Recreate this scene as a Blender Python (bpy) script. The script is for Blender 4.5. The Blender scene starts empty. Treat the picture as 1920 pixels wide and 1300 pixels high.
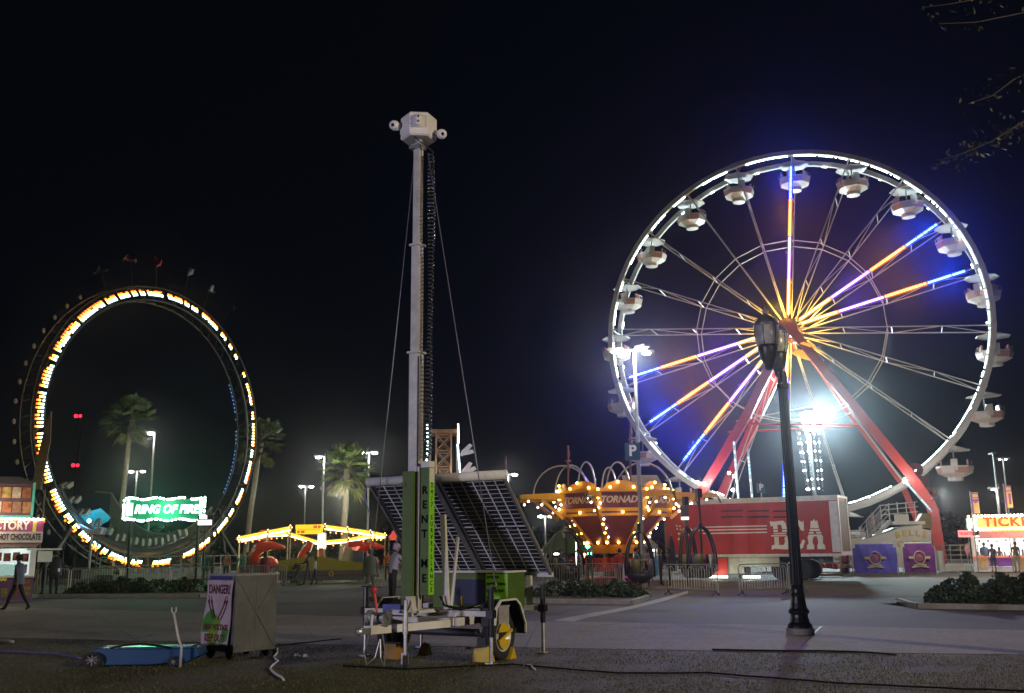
import bpy, bmesh, math, random
from mathutils import Vector, Matrix, Euler
random.seed(7)
R_=math.radians
scn=bpy.context.scene
C=scn.collection
# ------------------------------------------------------------------ camera model
F=1780.;PI_=R_(12.05);RO=R_(-0.66);H=1.7
def ray(px,py):
    a=(px-960)/F; b=(650-py)/F
    r=a*math.cos(RO)-b*math.sin(RO); u=a*math.sin(RO)+b*math.cos(RO)
    return Vector((r, math.cos(PI_)-u*math.sin(PI_), math.sin(PI_)+u*math.cos(PI_)))
def G(px,py,z=0.):
    d=ray(px,py); t=(z-H)/d[2]; return Vector((d[0]*t,d[1]*t,z))
def W(px,py,Y):
    d=ray(px,py)*(1/ray(px,py)[1])*Y; return Vector((d[0],Y,d[2]+H))
def PL(px,py,org,yaw,ly):
    """local (x,z) where the sight line crosses the plane local-y=ly of a frame at org, rotz=yaw"""
    n=Vector((-math.sin(yaw),math.cos(yaw),0)); t=Vector((math.cos(yaw),math.sin(yaw),0))
    d=ray(px,py); o=Vector((0,0,H)); p0=Vector(org)+n*ly
    s=(p0-o).dot(n)/d.dot(n); q=o+d*s-Vector(org)
    return q.dot(t),q[2]
cam=bpy.data.cameras.new('camera'); co=bpy.data.objects.new('camera',cam); C.objects.link(co)
cam.sensor_width=36; cam.lens=F/1920*36; cam.clip_end=2000; cam.clip_start=.1
co.matrix_world=Matrix.Translation((0,0,H))@Matrix.Rotation(R_(90)+PI_,4,'X')@Matrix.Rotation(RO,4,'Z')
scn.camera=co
# ------------------------------------------------------------------ materials
MC={}
def mat(name,col,rough=.6,metal=0.,var=.25,scale=4.,bump=0.,em=None,es=0.,spec=.5,alpha=1.,trans=0.):
    if name in MC: return MC[name]
    m=bpy.data.materials.new(name); m.use_nodes=True; nt=m.node_tree; b=nt.nodes['Principled BSDF']
    b.inputs['Roughness'].default_value=rough; b.inputs['Metallic'].default_value=metal
    b.inputs['Specular IOR Level'].default_value=spec
    c=(*col,1)
    b.inputs['Base Color'].default_value=c
    if var>0:
        tc=nt.nodes.new('ShaderNodeTexCoord'); nz=nt.nodes.new('ShaderNodeTexNoise'); nz.inputs['Scale'].default_value=scale; nz.inputs['Detail'].default_value=6
        nz.inputs['Roughness'].default_value=.65
        nt.links.new(tc.outputs['Object'],nz.inputs['Vector'])
        mr=nt.nodes.new('ShaderNodeMapRange'); mr.inputs[1].default_value=.3; mr.inputs[2].default_value=.7; mr.inputs[3].default_value=1-var; mr.inputs[4].default_value=1+var*.5
        nt.links.new(nz.outputs['Fac'],mr.inputs[0])
        mx=nt.nodes.new('ShaderNodeVectorMath'); mx.operation='SCALE'; mx.inputs[0].default_value=col
        nt.links.new(mr.outputs[0],mx.inputs['Scale']); nt.links.new(mx.outputs[0],b.inputs['Base Color'])
        if bump>0:
            bp=nt.nodes.new('ShaderNodeBump'); bp.inputs['Strength'].default_value=bump; bp.inputs['Distance'].default_value=.02
            nt.links.new(nz.outputs['Fac'],bp.inputs['Height']); nt.links.new(bp.outputs[0],b.inputs['Normal'])
    if em: b.inputs['Emission Color'].default_value=(*em,1); b.inputs['Emission Strength'].default_value=es
    if trans: b.inputs['Transmission Weight'].default_value=trans
    MC[name]=m; return m
def em(name,col,s,sample=True):
    if name in MC: return MC[name]
    m=bpy.data.materials.new(name); m.use_nodes=True; nt=m.node_tree; nt.nodes.clear()
    e=nt.nodes.new('ShaderNodeEmission'); e.inputs[0].default_value=(*col,1); e.inputs[1].default_value=s
    o=nt.nodes.new('ShaderNodeOutputMaterial'); nt.links.new(e.outputs[0],o.inputs[0])
    if not sample: m.cycles.emission_sampling='NONE'
    MC[name]=m; return m
white=mat('white_paint',(.62,.62,.6),.45,var=.18,scale=3)
steel=mat('galvanised_steel',(.42,.43,.44),.4,.8,var=.3,scale=9)
dsteel=mat('dark_steel',(.06,.06,.065),.45,.6)
blackp=mat('black_paint',(.012,.012,.014),.35,.3,var=.3)
rubber=mat('rubber',(.018,.018,.018),.85,var=.3,scale=12)
red=mat('red_paint',(.5,.025,.02),.4,var=.15,scale=1.5)
yellow=mat('yellow_paint',(.6,.42,.02),.45,var=.2)
lime=mat('lime_vinyl',(.22,.6,.015),.5,var=.1)
dlime=mat('dull_green_vinyl',(.06,.12,.013),.55,var=.2)
purple=mat('purple_cloth',(.09,.04,.3),.7,var=.3,scale=2)
maroon=mat('plum_cloth',(.15,.02,.17),.7,var=.3,scale=2)
gold=mat('gold_print',(.55,.4,.25),.6)
wsteel=mat('white_steel',(.5,.48,.44),.5,var=.2,scale=2)
skin=mat('skin',(.28,.16,.11),.6,var=.1)
# ------------------------------------------------------------------ mesh builder
class MB:
    def __init__(s): s.v=[];s.f=[];s.m=[];s.k=0
    def mi(s,k): s.k=k; return s
    def add(s,vs,fs):
        o=len(s.v); s.v+=[Vector(v) for v in vs]; s.f+=[tuple(i+o for i in f) for f in fs]; s.m+=[s.k]*len(fs); return s
    def box(s,c,d,M=None,top=1.):
        x,y,z=[q/2 for q in d]; vs=[(sx*x*(top if sz>0 else 1),sy*y*(top if sz>0 else 1),sz*z) for sz in(-1,1) for sy in(-1,1) for sx in(-1,1)]
        vs=[Vector(v) for v in vs]
        if M is not None: vs=[M@v for v in vs]
        vs=[v+Vector(c) for v in vs]
        return s.add(vs,[(0,2,3,1),(4,5,7,6),(0,1,5,4),(2,6,7,3),(0,4,6,2),(1,3,7,5)])
    def beam(s,a,b,w,h,up=(0,0,1)):
        a=Vector(a);b=Vector(b);d=(b-a); L=d.length
        if L<1e-6: return s
        d/=L; up=Vector(up)
        if abs(d.dot(up))>.98: up=Vector((0,1,0)) if abs(d[1])<.9 else Vector((1,0,0))
        x=d.cross(up).normalized(); u=x.cross(d).normalized()
        vs=[p+x*(sx*w/2)+u*(sy*h/2) for p in(a,b) for sx,sy in((-1,-1),(1,-1),(1,1),(-1,1))]
        return s.add(vs,[(0,3,2,1),(4,5,6,7),(0,1,5,4),(1,2,6,5),(2,3,7,6),(3,0,4,7)])
    def cyl(s,a,b,r,r2=None,n=8,cap=True):
        return s.tube([a,b],[r,r if r2 is None else r2],n,cap)
    def tube(s,pts,r,n=6,cap=True,closed=False):
        pts=[Vector(p) for p in pts]; N=len(pts)
        rs=r if isinstance(r,(list,tuple)) else [r]*N
        vs=[];pu=None
        for i,p in enumerate(pts):
            if closed: d=pts[(i+1)%N]-pts[i-1]
            else: d=pts[min(i+1,N-1)]-pts[max(i-1,0)]
            d=d.normalized() if d.length>1e-9 else Vector((0,0,1))
            if pu is None: pu=Vector((0,0,1)) if abs(d[2])<.9 else Vector((1,0,0))
            x=d.cross(pu).normalized(); u=x.cross(d).normalized(); pu=u
            for k in range(n):
                a=2*math.pi*k/n; vs.append(p+(x*math.cos(a)+u*math.sin(a))*rs[i])
        fs=[]
        for i in range(N if closed else N-1):
            j=(i+1)%N
            for k in range(n): fs.append((i*n+k,i*n+(k+1)%n,j*n+(k+1)%n,j*n+k))
        if cap and not closed: fs+=[tuple(range(n-1,-1,-1)),tuple((N-1)*n+k for k in range(n))]
        return s.add(vs,fs)
    def lathe(s,prof,n=12,M=None,cap=True):
        M=M or Matrix.Identity(4)
        vs=[M@Vector((r*math.cos(2*math.pi*k/n),r*math.sin(2*math.pi*k/n),z)) for r,z in prof for k in range(n)]
        fs=[(i*n+k,i*n+(k+1)%n,(i+1)*n+(k+1)%n,(i+1)*n+k) for i in range(len(prof)-1) for k in range(n)]
        if cap: fs+=[tuple(range(n-1,-1,-1)),tuple((len(prof)-1)*n+k for k in range(n))]
        return s.add(vs,fs)
    def ball(s,c,r,n=8,m=6,sc=(1,1,1)):
        pr=[(math.sin(math.pi*(i+.02)/(m+.04))*r,-math.cos(math.pi*(i+.02)/(m+.04))*r) for i in range(m+1)]
        return s.lathe(pr,n,Matrix.Translation(Vector(c))@Matrix.Diagonal((*sc,1)))
    def prism(s,poly,t,M=None):
        """poly in local xz, extruded along y from 0 to t"""
        M=M or Matrix.Identity(4); n=len(poly)
        vs=[M@Vector((x,0,z)) for x,z in poly]+[M@Vector((x,t,z)) for x,z in poly]
        return s.add(vs,[tuple(range(n)),tuple(range(2*n-1,n-1,-1))]+[(i,i+n,(i+1)%n+n,(i+1)%n) for i in range(n)])
    def quad(s,a,b,c,d): return s.add([a,b,c,d],[(0,1,2,3)])
    def build(s,name,m,parent=None,smooth=False,label=None):
        me=bpy.data.meshes.new(name); me.from_pydata(s.v,[],s.f)
        for q in (m if isinstance(m,(list,tuple)) else [m]): me.materials.append(q)
        me.polygons.foreach_set('material_index',s.m)
        if smooth: me.polygons.foreach_set('use_smooth',[True]*len(s.f))
        me.update(); bm=bmesh.new(); bm.from_mesh(me); bmesh.ops.recalc_face_normals(bm,faces=bm.faces); bm.to_mesh(me); bm.free()
        o=bpy.data.objects.new(name,me); C.objects.link(o)
        if parent: o.parent=parent
        if label: o['label']=label
        return o
def tag(o,label,cat,group=None):
    o['label']=label;o['category']=cat
    if group:o['group']=group
    return o
def thing(name,label,cat,loc=(0,0,0),rz=0.,group=None):
    o=bpy.data.objects.new(name,None);C.objects.link(o);o.empty_display_size=.2;o.location=loc;o.rotation_euler=(0,0,rz)
    return tag(o,label,cat,group)
def struct(o,kind='structure',label=None,cat=None):
    o['kind']=kind
    if label:o['label']=label
    if cat:o['category']=cat
    return o
def kids(o): return [c for c in bpy.data.objects if c.parent==o]
def copy_tree(o,parent=None,tree=None):
    c=o.copy();C.objects.link(c);c.parent=parent
    for ch in kids(o): copy_tree(ch,c)
    return c
def txt(s,name,m,size,M,parent=None,depth=.01,ax='CENTER',bold=0.,sx=1.,shear=0.,sp=1.,label=None):
    cu=bpy.data.curves.new('t','FONT');cu.body=s;cu.size=size;cu.align_x=ax;cu.align_y='CENTER';cu.extrude=depth;cu.offset=bold;cu.shear=shear;cu.space_character=sp;cu.resolution_u=3
    o=bpy.data.objects.new('t',cu);C.objects.link(o)
    dg=bpy.context.evaluated_depsgraph_get();me=bpy.data.meshes.new_from_object(o.evaluated_get(dg))
    bpy.data.objects.remove(o);me.transform(M@Matrix.Rotation(R_(90),4,'X')@Matrix.Diagonal((sx,1,1,1)))
    me.materials.clear();me.materials.append(m);me.name=name
    q=bpy.data.objects.new(name,me);C.objects.link(q)
    if parent:q.parent=parent
    if label:q['label']=label
    return q
ORD=['first','second','third','fourth','fifth','sixth','seventh','eighth','ninth','tenth','eleventh','twelfth']
T=Matrix.Translation
def RZ(a): return Matrix.Rotation(a,4,'Z')
def lamp(name,loc,power,col=(1,1,1),r=.15,spot=None,aim=None,blend=.5):
    l=bpy.data.lights.new(name,'SPOT' if spot else 'POINT');l.energy=power;l.color=col;l.shadow_soft_size=r
    o=bpy.data.objects.new(name,l);C.objects.link(o);o.location=loc
    if spot:
        l.spot_size=R_(spot);l.spot_blend=blend
        o.rotation_euler=(Vector(aim)-Vector(loc)).to_track_quat('-Z','Y').to_euler()
    return o
# ------------------------------------------------------------------ world, air, ground
w=bpy.data.worlds.new('World');scn.world=w;w.use_nodes=True
bg=w.node_tree.nodes['Background'];bg.inputs[0].default_value=(.32,.5,1,1);bg.inputs[1].default_value=.0032
hz=MB();hz.box((0,128,29),(440,360,64));ho=hz.build('haze',mat('haze_air',(1,1,1)))
hm=bpy.data.materials.new('night_air');hm.use_nodes=True;nt=hm.node_tree;nt.nodes.clear()
pv=nt.nodes.new('ShaderNodeVolumePrincipled');pv.inputs['Density'].default_value=.00046;pv.inputs['Color'].default_value=(.85,.9,1,1);pv.inputs['Anisotropy'].default_value=.95
oo=nt.nodes.new('ShaderNodeOutputMaterial');nt.links.new(pv.outputs[0],oo.inputs['Volume']);ho.data.materials[0]=hm
struct(ho,'stuff')

def sheet(name,pts,z,m):
    b=MB();b.add([(p[0],p[1],z) for p in pts],[tuple(range(len(pts)))]);return struct(b.build(name,m))
def gmat(name,c1,c2,s1,s2,rough=.85,bump=.3,crack=False):
    m=bpy.data.materials.new(name);m.use_nodes=True;nt=m.node_tree;b=nt.nodes['Principled BSDF'];b.inputs['Roughness'].default_value=rough
    tc=nt.nodes.new('ShaderNodeTexCoord')
    n1=nt.nodes.new('ShaderNodeTexNoise');n1.inputs['Scale'].default_value=s1;n1.inputs['Detail'].default_value=8;n1.inputs['Roughness'].default_value=.7
    n2=nt.nodes.new('ShaderNodeTexNoise');n2.inputs['Scale'].default_value=s2;n2.inputs['Detail'].default_value=5
    nt.links.new(tc.outputs['Object'],n1.inputs['Vector']);nt.links.new(tc.outputs['Object'],n2.inputs['Vector'])
    mul=nt.nodes.new('ShaderNodeMath');mul.operation='MULTIPLY_ADD';mul.inputs[1].default_value=.5;mul.inputs[2].default_value=0
    add=nt.nodes.new('ShaderNodeMath');add.operation='MULTIPLY_ADD';add.inputs[1].default_value=.5
    nt.links.new(n1.outputs['Fac'],mul.inputs[0]);nt.links.new(n2.outputs['Fac'],add.inputs[0]);nt.links.new(mul.outputs[0],add.inputs[2])
    cr=nt.nodes.new('ShaderNodeValToRGB');cr.color_ramp.elements[0].position=.38;cr.color_ramp.elements[1].position=.62
    cr.color_ramp.elements[0].color=(*c1,1);cr.color_ramp.elements[1].color=(*c2,1)
    nt.links.new(add.outputs[0],cr.inputs[0]);nt.links.new(cr.outputs[0],b.inputs['Base Color'])
    bp=nt.nodes.new('ShaderNodeBump');bp.inputs['Strength'].default_value=bump;bp.inputs['Distance'].default_value=.02
    nt.links.new(n2.outputs['Fac'],bp.inputs['Height']);nt.links.new(bp.outputs[0],b.inputs['Normal'])
    return m
asph=gmat('asphalt_surface',(.027,.023,.019),(.088,.076,.062),.22,26)
conc=gmat('concrete_surface',(.12,.10,.078),(.24,.205,.165),.5,9)
lawnm=gmat('lawn_soil',(.03,.025,.011),(.11,.09,.042),.8,15,bump=.9)
soil=gmat('bed_soil',(.03,.024,.016),(.06,.045,.03),1.5,20)
sheet('ground',[(-210,-45),(210,-45),(210,300),(-210,300)],0,asph)
# footpath between lawn and asphalt
far=[G(-400,1112),G(0,1139),G(480,1152),G(960,1165),G(1440,1173),G(1920,1183),G(2300,1190)]
near=[G(-400,1180),G(0,1197),G(480,1208),G(960,1215),G(1300,1221),G(1920,1229),G(2300,1233)]
sheet('footpath',near+far[::-1],.012,conc)
b=MB()
for t in (-.55,.1,.62,1.12,1.62,2.05):
    i=min(int(t*2)+2 if t>0 else 1,5); 
    # expansion joints as narrow dark grooves
for px0,px1 in ((1540,1490),(1010,985),(560,600),(170,260)):
    a=G(px0,{1540:1176,1010:1167,560:1156,170:1145}[px0]);c=G(px1,{1490:1225,985:1216,600:1210,260:1203}[px1])
    b.beam((a[0],a[1],.0135),(c[0],c[1],.0135),.03,.004)
struct(b.build('footpath_joints',mat('joint_dark',(.03,.03,.028))))
lawn_poly=[(-40,-10),(40,-10)]+[ (p[0],p[1]) for p in near[::-1]]
sheet('lawn',lawn_poly,.006,lawnm)
# short turf
rng=random.Random(3);b=MB();i=0
gx=[(p[0],p[1]) for p in near]
def near_y(x):
    for a,c in zip(gx,gx[1:]):
        if a[0]<=x<=c[0]: return a[1]+(c[1]-a[1])*(x-a[0])/(c[0]-a[0])
    return gx[0][1] if x<gx[0][0] else gx[-1][1]
vs=[];fs=[];ms=[]
for k in range(75000):
    y=11.4+(rng.random()**1.3)*9; x=rng.uniform(-.56,.56)*y
    if y>near_y(x)-.02+rng.gauss(0,.05): continue
    pn=math.sin(x*1.7+y*2.3)+math.sin(x*3.1-y*1.9+1)+math.sin(x*.7-y*4.1)
    if pn<-1.2 and rng.random()<.7: continue
    h=rng.uniform(.012,.04);a=rng.uniform(0,6.28);l=rng.uniform(.01,.035);w_=.006
    dx,dy=math.cos(a)*w_,math.sin(a)*w_;lx,ly=math.cos(a+1.3)*l,math.sin(a+1.3)*l
    o=len(vs);vs+=[(x-dx,y-dy,.004),(x+dx,y+dy,.004),(x+lx,y+ly,h)];fs.append((o,o+1,o+2));ms.append(0 if rng.random()<.45 else (1 if rng.random()<.6 else 2))
b.v=[Vector(v) for v in vs];b.f=fs;b.m=ms
g=b.build('grass',[mat('grass_green',(.045,.075,.02),.8,var=0),mat('grass_dry',(.15,.13,.06),.8,var=0),mat('grass_mid',(.07,.08,.025),.8,var=0)])
struct(g,'stuff','short patchy grass of the lawn in the foreground','grass')
# concrete gutter strip running across the asphalt
gp=[G(1035,1164),G(1110,1150),G(1180,1138),G(1240,1122),G(1290,1108)]
gq=[G(1290,1113),G(1240,1129),G(1180,1143),G(1110,1157),G(1075,1166)]
sheet('road_gutter',gp+gq,.004,mat('gutter_concrete',(.4,.38,.35),.8,var=.4,scale=5))
rg=random.Random(77);b=MB()
for k in range(46):
    x,y=rg.uniform(-16,16),rg.uniform(19.5,60);x*=y/26;p=Vector((x,y,.0045));a=rg.uniform(-.5,.5)+(1.57 if rg.random()<.3 else 0)
    if y<24.5-.42*x and abs(x)<16: z_=.0135
    else: z_=.005
    for i in range(rg.randint(5,16)):
        a+=rg.gauss(0,.35);q=p+Vector((math.cos(a),math.sin(a)*.9,0))*rg.uniform(.15,.45);w_=rg.uniform(.012,.035);n_=Vector((-math.sin(a),math.cos(a),0))*w_
        b.add([(p-n_)[:2]+(z_,),(q-n_*.8)[:2]+(z_,),(q+n_*.8)[:2]+(z_,),(p+n_)[:2]+(z_,)],[(0,1,2,3)]);p=q
struct(b.build('pavement_cracks',mat('crack_dark',(.015,.014,.013),.9,var=0)))
for k,(x,y,r) in enumerate(((3.5,27,.9),(-3,28,.7),(8,24.5,.8),(12,33,1.4),(6,40,1.2),(-8,33,1.1),(15,42,1.6),(-12,29,.8))):
    rr=random.Random(k);n=22;ph=[rr.uniform(0,6.28) for _ in range(4)]
    pts=[(x+r*(1+.3*math.sin(2*t+ph[0])+.15*math.sin(5*t+ph[1]))*math.cos(t),y+r*.8*(1+.25*math.sin(3*t+ph[2])+.12*math.sin(7*t+ph[3]))*math.sin(t)) for t in [6.2832*i/n for i in range(n)]]
    if y>26: sheet('oil_stain',pts,.003,mat('stain_dark',(.024,.022,.021),.9,var=.4,scale=2))
def leafbed(name,label,outline,hgt,n,seed,col=(.035,.06,.02),leaf=.06):
    """ground-hugging shrub row made of leaf faces"""
    rg=random.Random(seed);b=MB();(x0,y0),(x1,y1)=outline[0],outline[1];dep=outline[2]
    vs=[];fs=[];ms=[]
    L=math.hypot(x1-x0,y1-y0);tx,ty=(x1-x0)/L,(y1-y0)/L
    lumps=[(rg.uniform(.2,L-.2),rg.uniform(.3,dep-.3),rg.uniform(.3,.6),rg.uniform(.5,1.05)) for _ in range(int(L*4.5))]
    for _ in range(n):
        l=rg.choice(lumps);a=rg.uniform(0,6.28);e=rg.uniform(0,1.57);rr=rg.uniform(.75,1.05)
        s=l[0]+math.cos(a)*math.cos(e)*l[2]*rr;d=l[1]+math.sin(a)*math.cos(e)*l[2]*rr;z=.1+math.sin(e)*hgt*l[3]*rr
        edge=min(s,L-s);z*=min(1,.45+edge*.6)
        if s<0 or s>L or d<-.1 or d>dep+.1: continue
        p=Vector((x0+tx*s-ty*d,y0+ty*s+tx*d,z));q=leaf*rg.uniform(.6,1.3)
        u=Vector((rg.gauss(0,1),rg.gauss(0,1),rg.gauss(0,.6))).normalized()*q;v=u.cross(Vector((rg.gauss(0,1),rg.gauss(0,1),rg.gauss(0,1)))).normalized()*q*.55
        o=len(vs);vs+=[p-u,p-v,p+u,p+v];fs.append((o,o+1,o+2,o+3));ms.append(rg.choice((0,0,1,2)))
    b.v=vs;b.f=fs;b.m=ms
    o=b.build(name,[mat(name+'_leafa',col,.6,var=0),mat(name+'_leafb',tuple(c*.55 for c in col),.6,var=0),mat(name+'_leafc',tuple(c*1.7 for c in col),.55,var=0)])
    return tag(o,label,'hedge')
def kerb(name,pts,h=.14,w=.16):
    b=MB()
    for a,c in zip(pts,pts[1:]): b.beam((a[0],a[1],h/2),(c[0],c[1],h/2),w,h)
    return struct(b.build(name,mat('kerb_concrete',(.3,.285,.26),.8,var=.3,scale=3)))
# left bed
a=G(60,1121);c=G(372,1121);kerb('kerb',[a+Vector((-6,-.5,0)),a,c,c+Vector((.3,.5,0)),c+Vector((0,4,0))])
sheet('planting_bed',[a,c,c+Vector((0,4,0)),a+Vector((0,4,0))],.1,soil)
leafbed('hedge','low dark green hedge along the left kerb before the loop ride',((G(98,1119)[0],G(98,1119)[1]+.3),(G(372,1118)[0]-.3,G(372,1118)[1]+.3),2.6),.62,9000,1)
# middle bed
a=G(690,1126);c=G(1185,1134);e_=G(1215,1124);kerb('kerb',[a,c,e_,e_+Vector((-1,5,0))])
sheet('planting_bed',[a,c,e_,e_+Vector((-1,5,0)),a+Vector((0,6,0))],.1,soil)
leafbed('hedge','low dark green hedge in the middle kerbed bed behind the solar trailer',((G(950,1124)[0],G(950,1124)[1]+.2),(G(1190,1128)[0],G(1190,1128)[1]+.3),2.2),.5,8000,2)
# right island
a=G(1722,1141);c=G(2250,1150);kerb('kerb',[a+Vector((.5,2.6,0)),a+Vector((.05,.6,0)),a,c,c+Vector((0,3,0))])
sheet('planting_bed',[a,c,c+Vector((0,3,0)),a+Vector((0,3,0))],.1,soil)
leafbed('hedge','bushy dark shrub row in the kerbed island at the right edge',((a[0]+.25,a[1]+.35),(c[0],c[1]+.3),1.9),.8,15000,4,leaf=.06)
# dark treeline far behind
rg=random.Random(11);b=MB();vs=[];fs=[]
for k in range(9000):
    x=rg.uniform(-150,150);hh=5+2.5*math.sin(x*.13)+1.5*math.sin(x*.41+1)+rg.uniform(-1,1)
    p=Vector((x,rg.uniform(236,246),rg.uniform(0,1)**.7*hh));u=Vector((rg.gauss(0,1),rg.gauss(0,1),rg.gauss(0,1))).normalized()*.7;v=u.cross(Vector((rg.gauss(0,1),rg.gauss(0,1),rg.gauss(0,1)))).normalized()*.5
    o=len(vs);vs+=[p-u,p-v,p+u,p+v];fs.append((o,o+1,o+2,o+3))
b.v=vs;b.f=fs;b.m=[0]*len(fs)
struct(b.build('far_trees',mat('far_leaf',(.03,.045,.02),.8,var=0)),'stuff','dark wood on the horizon behind the fairground','woodland')
# ------------------------------------------------------------------ unseen sources behind the camera, and an added deck fill
lamp('offscreen_violet_light',(-30,-14,3.2),22000,(.82,.76,1.),1.2,27,(-1.8,16,3.6),.35)  # stands in for unseen violet light from off frame, no fixture built
lamp('street_light_behind',(20,-2,9),16000,(1.,.82,.58),.5,60,(1,20,0),.6)
lamp('deck_fill_light',(24.0,53.5,4.4),600,(1,.97,.9),.3)  # added lamp that brightens the deck front, no fixture there
# ================================================================== FOREGROUND: solar camera trailer
TO=Vector((-1.0,16.37,0));TY=R_(-30)
tr=thing('solar_camera_trailer','tall camera mast on a white trailer with two solar panels and lime RENT ME covers','trailer',TO,TY)
b=MB()
for x in(-.72,.72): b.beam((x,-1.05,.62),(x,1.0,.62),.07,.12)
for y in(-1.05,-.2,1.0): b.beam((-.68,y,.62),(.68,y,.62),.07,.11)
for y in(-.84,.78): b.beam((-1.2,y,.735),(1.2,y,.735),.08,.08)
b.box((0,-.55,.70),(1.2,.7,.03));b.box((.05,-1.2,.78),(.5,.5,.05))
b.build('chassis_frame',white,tr)
b=MB()
for x in(-.62,.62): b.beam((x,-1.09,.6),(0.03*(1 if x>0 else -1),-2.15,.56),.07,.11)
b.box((0,-2.2,.57),(.14,.22,.12));b.beam((-.3,-1.62,.56),(.3,-1.62,.56),.05,.09)
tg=b.build('tongue',white,tr)
b=MB();b.box((0,-2.4,.56),(.1,.22,.08));b.ball((0,-2.5,.56),.06);b.cyl((0,-2.22,.6),(0,-2.2,.78),.025);b.build('coupler',steel,tg)
b=MB();b.cyl((-.16,-2.02,.72),(.12,-2.02,.72),.085,n=14);b.cyl((-.19,-2.02,.72),(-.16,-2.02,.72),.12,n=14);b.cyl((.12,-2.02,.72),(.15,-2.02,.72),.12,n=14);b.tube([(.18,-2.02,.72),(.24,-2.02,.72),(.24,-2.12,.86),(.32,-2.12,.86)],.012);b.build('winch',steel,tr)
for sx in(-1,1):
    b=MB()
    for q in range(10): 
        pass
    pts=[(sx*.12,-2.1,.5),(sx*.2,-2.12,.22),(sx*.16,-2.1,.06),(sx*.05,-2.05,.16),(0,-2.0,.42)]
    b.tube(pts,.011,5);b.build('safety_chain',steel,tr)
b=MB();b.cyl((.42,-1.95,.16),(.42,-1.95,.98),.03,n=10);b.cyl((.42,-1.95,.5),(.42,-1.95,.8),.042,n=10);b.box((.42,-1.95,.16),(.09,.07,.16));b.tube([(.42,-1.95,.98),(.42,-2.0,1.02),(.42,-2.12,1.02)],.012);jk=b.build('jockey_stand',steel,tr)
b=MB();b.lathe([(.03,-.035),(.1,-.035),(.115,-.02),(.115,.02),(.1,.035),(.03,.035)],16,T((.42,-1.93,.115))@RZ(.5)@Matrix.Rotation(R_(90),4,'Y'));b.build('jockey_wheel',rubber,jk)
# road wheels
def roadwheel(parent,loc,out,r=.37,wd=.2,rimm=None):
    M=T(loc)@Matrix.Rotation(R_(90*out),4,'Y')
    b=MB();b.lathe([(r*.66,-wd/2),(r*.93,-wd/2),(r,-wd*.32),(r,wd*.32),(r*.93,wd/2),(r*.66,wd/2),(r*.66,-wd/2)],28,M,False)
    t=b.build('wheel',rubber,parent,True)
    b=MB();b.lathe([(r*.665,-wd*.4),(r*.665,wd*.46),(r*.60,wd*.46),(r*.55,wd*.2),(.0,wd*.22)],24,M,False);b.build('rim',mat('rim_white',(.6,.6,.58),.4,.2),t,True)
    b=MB();b.lathe([(.0,wd*.25),(.07,wd*.25),(.07,wd*.45),(0,wd*.45)],12,M,False);b.build('hub_cap',dsteel,t)
    return t
wr=roadwheel(tr,(1.02,-.3,.37),1);wl=roadwheel(tr,(-1.02,-.3,.37),-1)
b=MB()

M=T((1.135,-.3,.37))@Matrix.Rotation(R_(90),4,'Z')
for s_ in(1,-1):
    b.prism([(.17*math.cos(R_(q)),s_*.03+s_*.17*math.sin(R_(q))*1.0) for q in range(10,171,20)],.015,M)
b.beam((1.15,-.5,.29),(1.15,-.1,.45),.03,.04)
b.build('wheel_clamp',yellow,tr,label='yellow wheel clamp locked on the near wheel')
for sx in(-1,1):
    b=MB();x=sx*1.03
    pr=[(-.55,.55),(-.5,.82),(-.36,.93),(.12,.93),(.26,.84),(.44,.52),(.44,.38),(.41,.38),(.41,.51),(.24,.81),(.11,.9),(-.34,.9),(-.47,.8),(-.52,.55)]
    b.mi(0).prism([(y,z) for y,z in pr],.03,T((x+sx*.13-.015,0,0))@RZ(R_(90))@Matrix.Diagonal((1,-1,1,1)))
    ins=[(-.5,.56),(-.46,.79),(-.34,.895),(.11,.895),(.235,.805),(.405,.505),(.405,.39)]
    f=b.build('mudguard',white,tr);f.location=(0,-.1,0)
    b=MB();b.prism([(-.5,.56),(-.46,.79),(-.34,.895),(.11,.895),(.235,.805),(.405,.505),(.405,.38),(.36,.38),(.3,.62),(.1,.78),(-.32,.78),(-.44,.56)],.006,T((x-sx*.10,0,0))@RZ(R_(90))@Matrix.Diagonal((1,-1,1,1)))
    for (y0_,z0_),(y1_,z1_) in zip(pr[:7],pr[1:7]): b.beam((x-.0,y0_*.98,z0_-.02),(x-.0,y1_*.98,z1_-.02),.24,.02,up=(0,-(z1_-z0_),(y1_-y0_)))
    b.build('mudguard_liner',blackp,f)
b=MB();b.cyl((-1.0,-.3,.37),(1.0,-.3,.37),.035);b.box((0,-.3,.42),(1.3,.07,.07));b.build('axle',dsteel,tr)
# corner jacks
for x,y,bl in((-1.24,-.8,.45),(1.24,-.88,.4),(1.24,.78,.5),(-1.24,.78,.5)):
    b=MB();b.cyl((x,y,bl),(x,y,1.1),.045,n=12);b.box((x,y,1.12),(.11,.11,.03));b.box((x,y,.735),(.12,.12,.12));j=b.build('corner_jack',blackp,tr)
    b=MB();b.cyl((x,y,.03),(x,y,bl),.032,n=10);b.box((x,y,.015),(.14,.14,.03));b.build('jack_leg',steel,j)
    b=MB();b.tube([(x,y,1.135),(x,y,1.16),(x+.1,y,1.16),(x+.1,y,1.2)],.01);b.build('crank_handle',steel,j)
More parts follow.
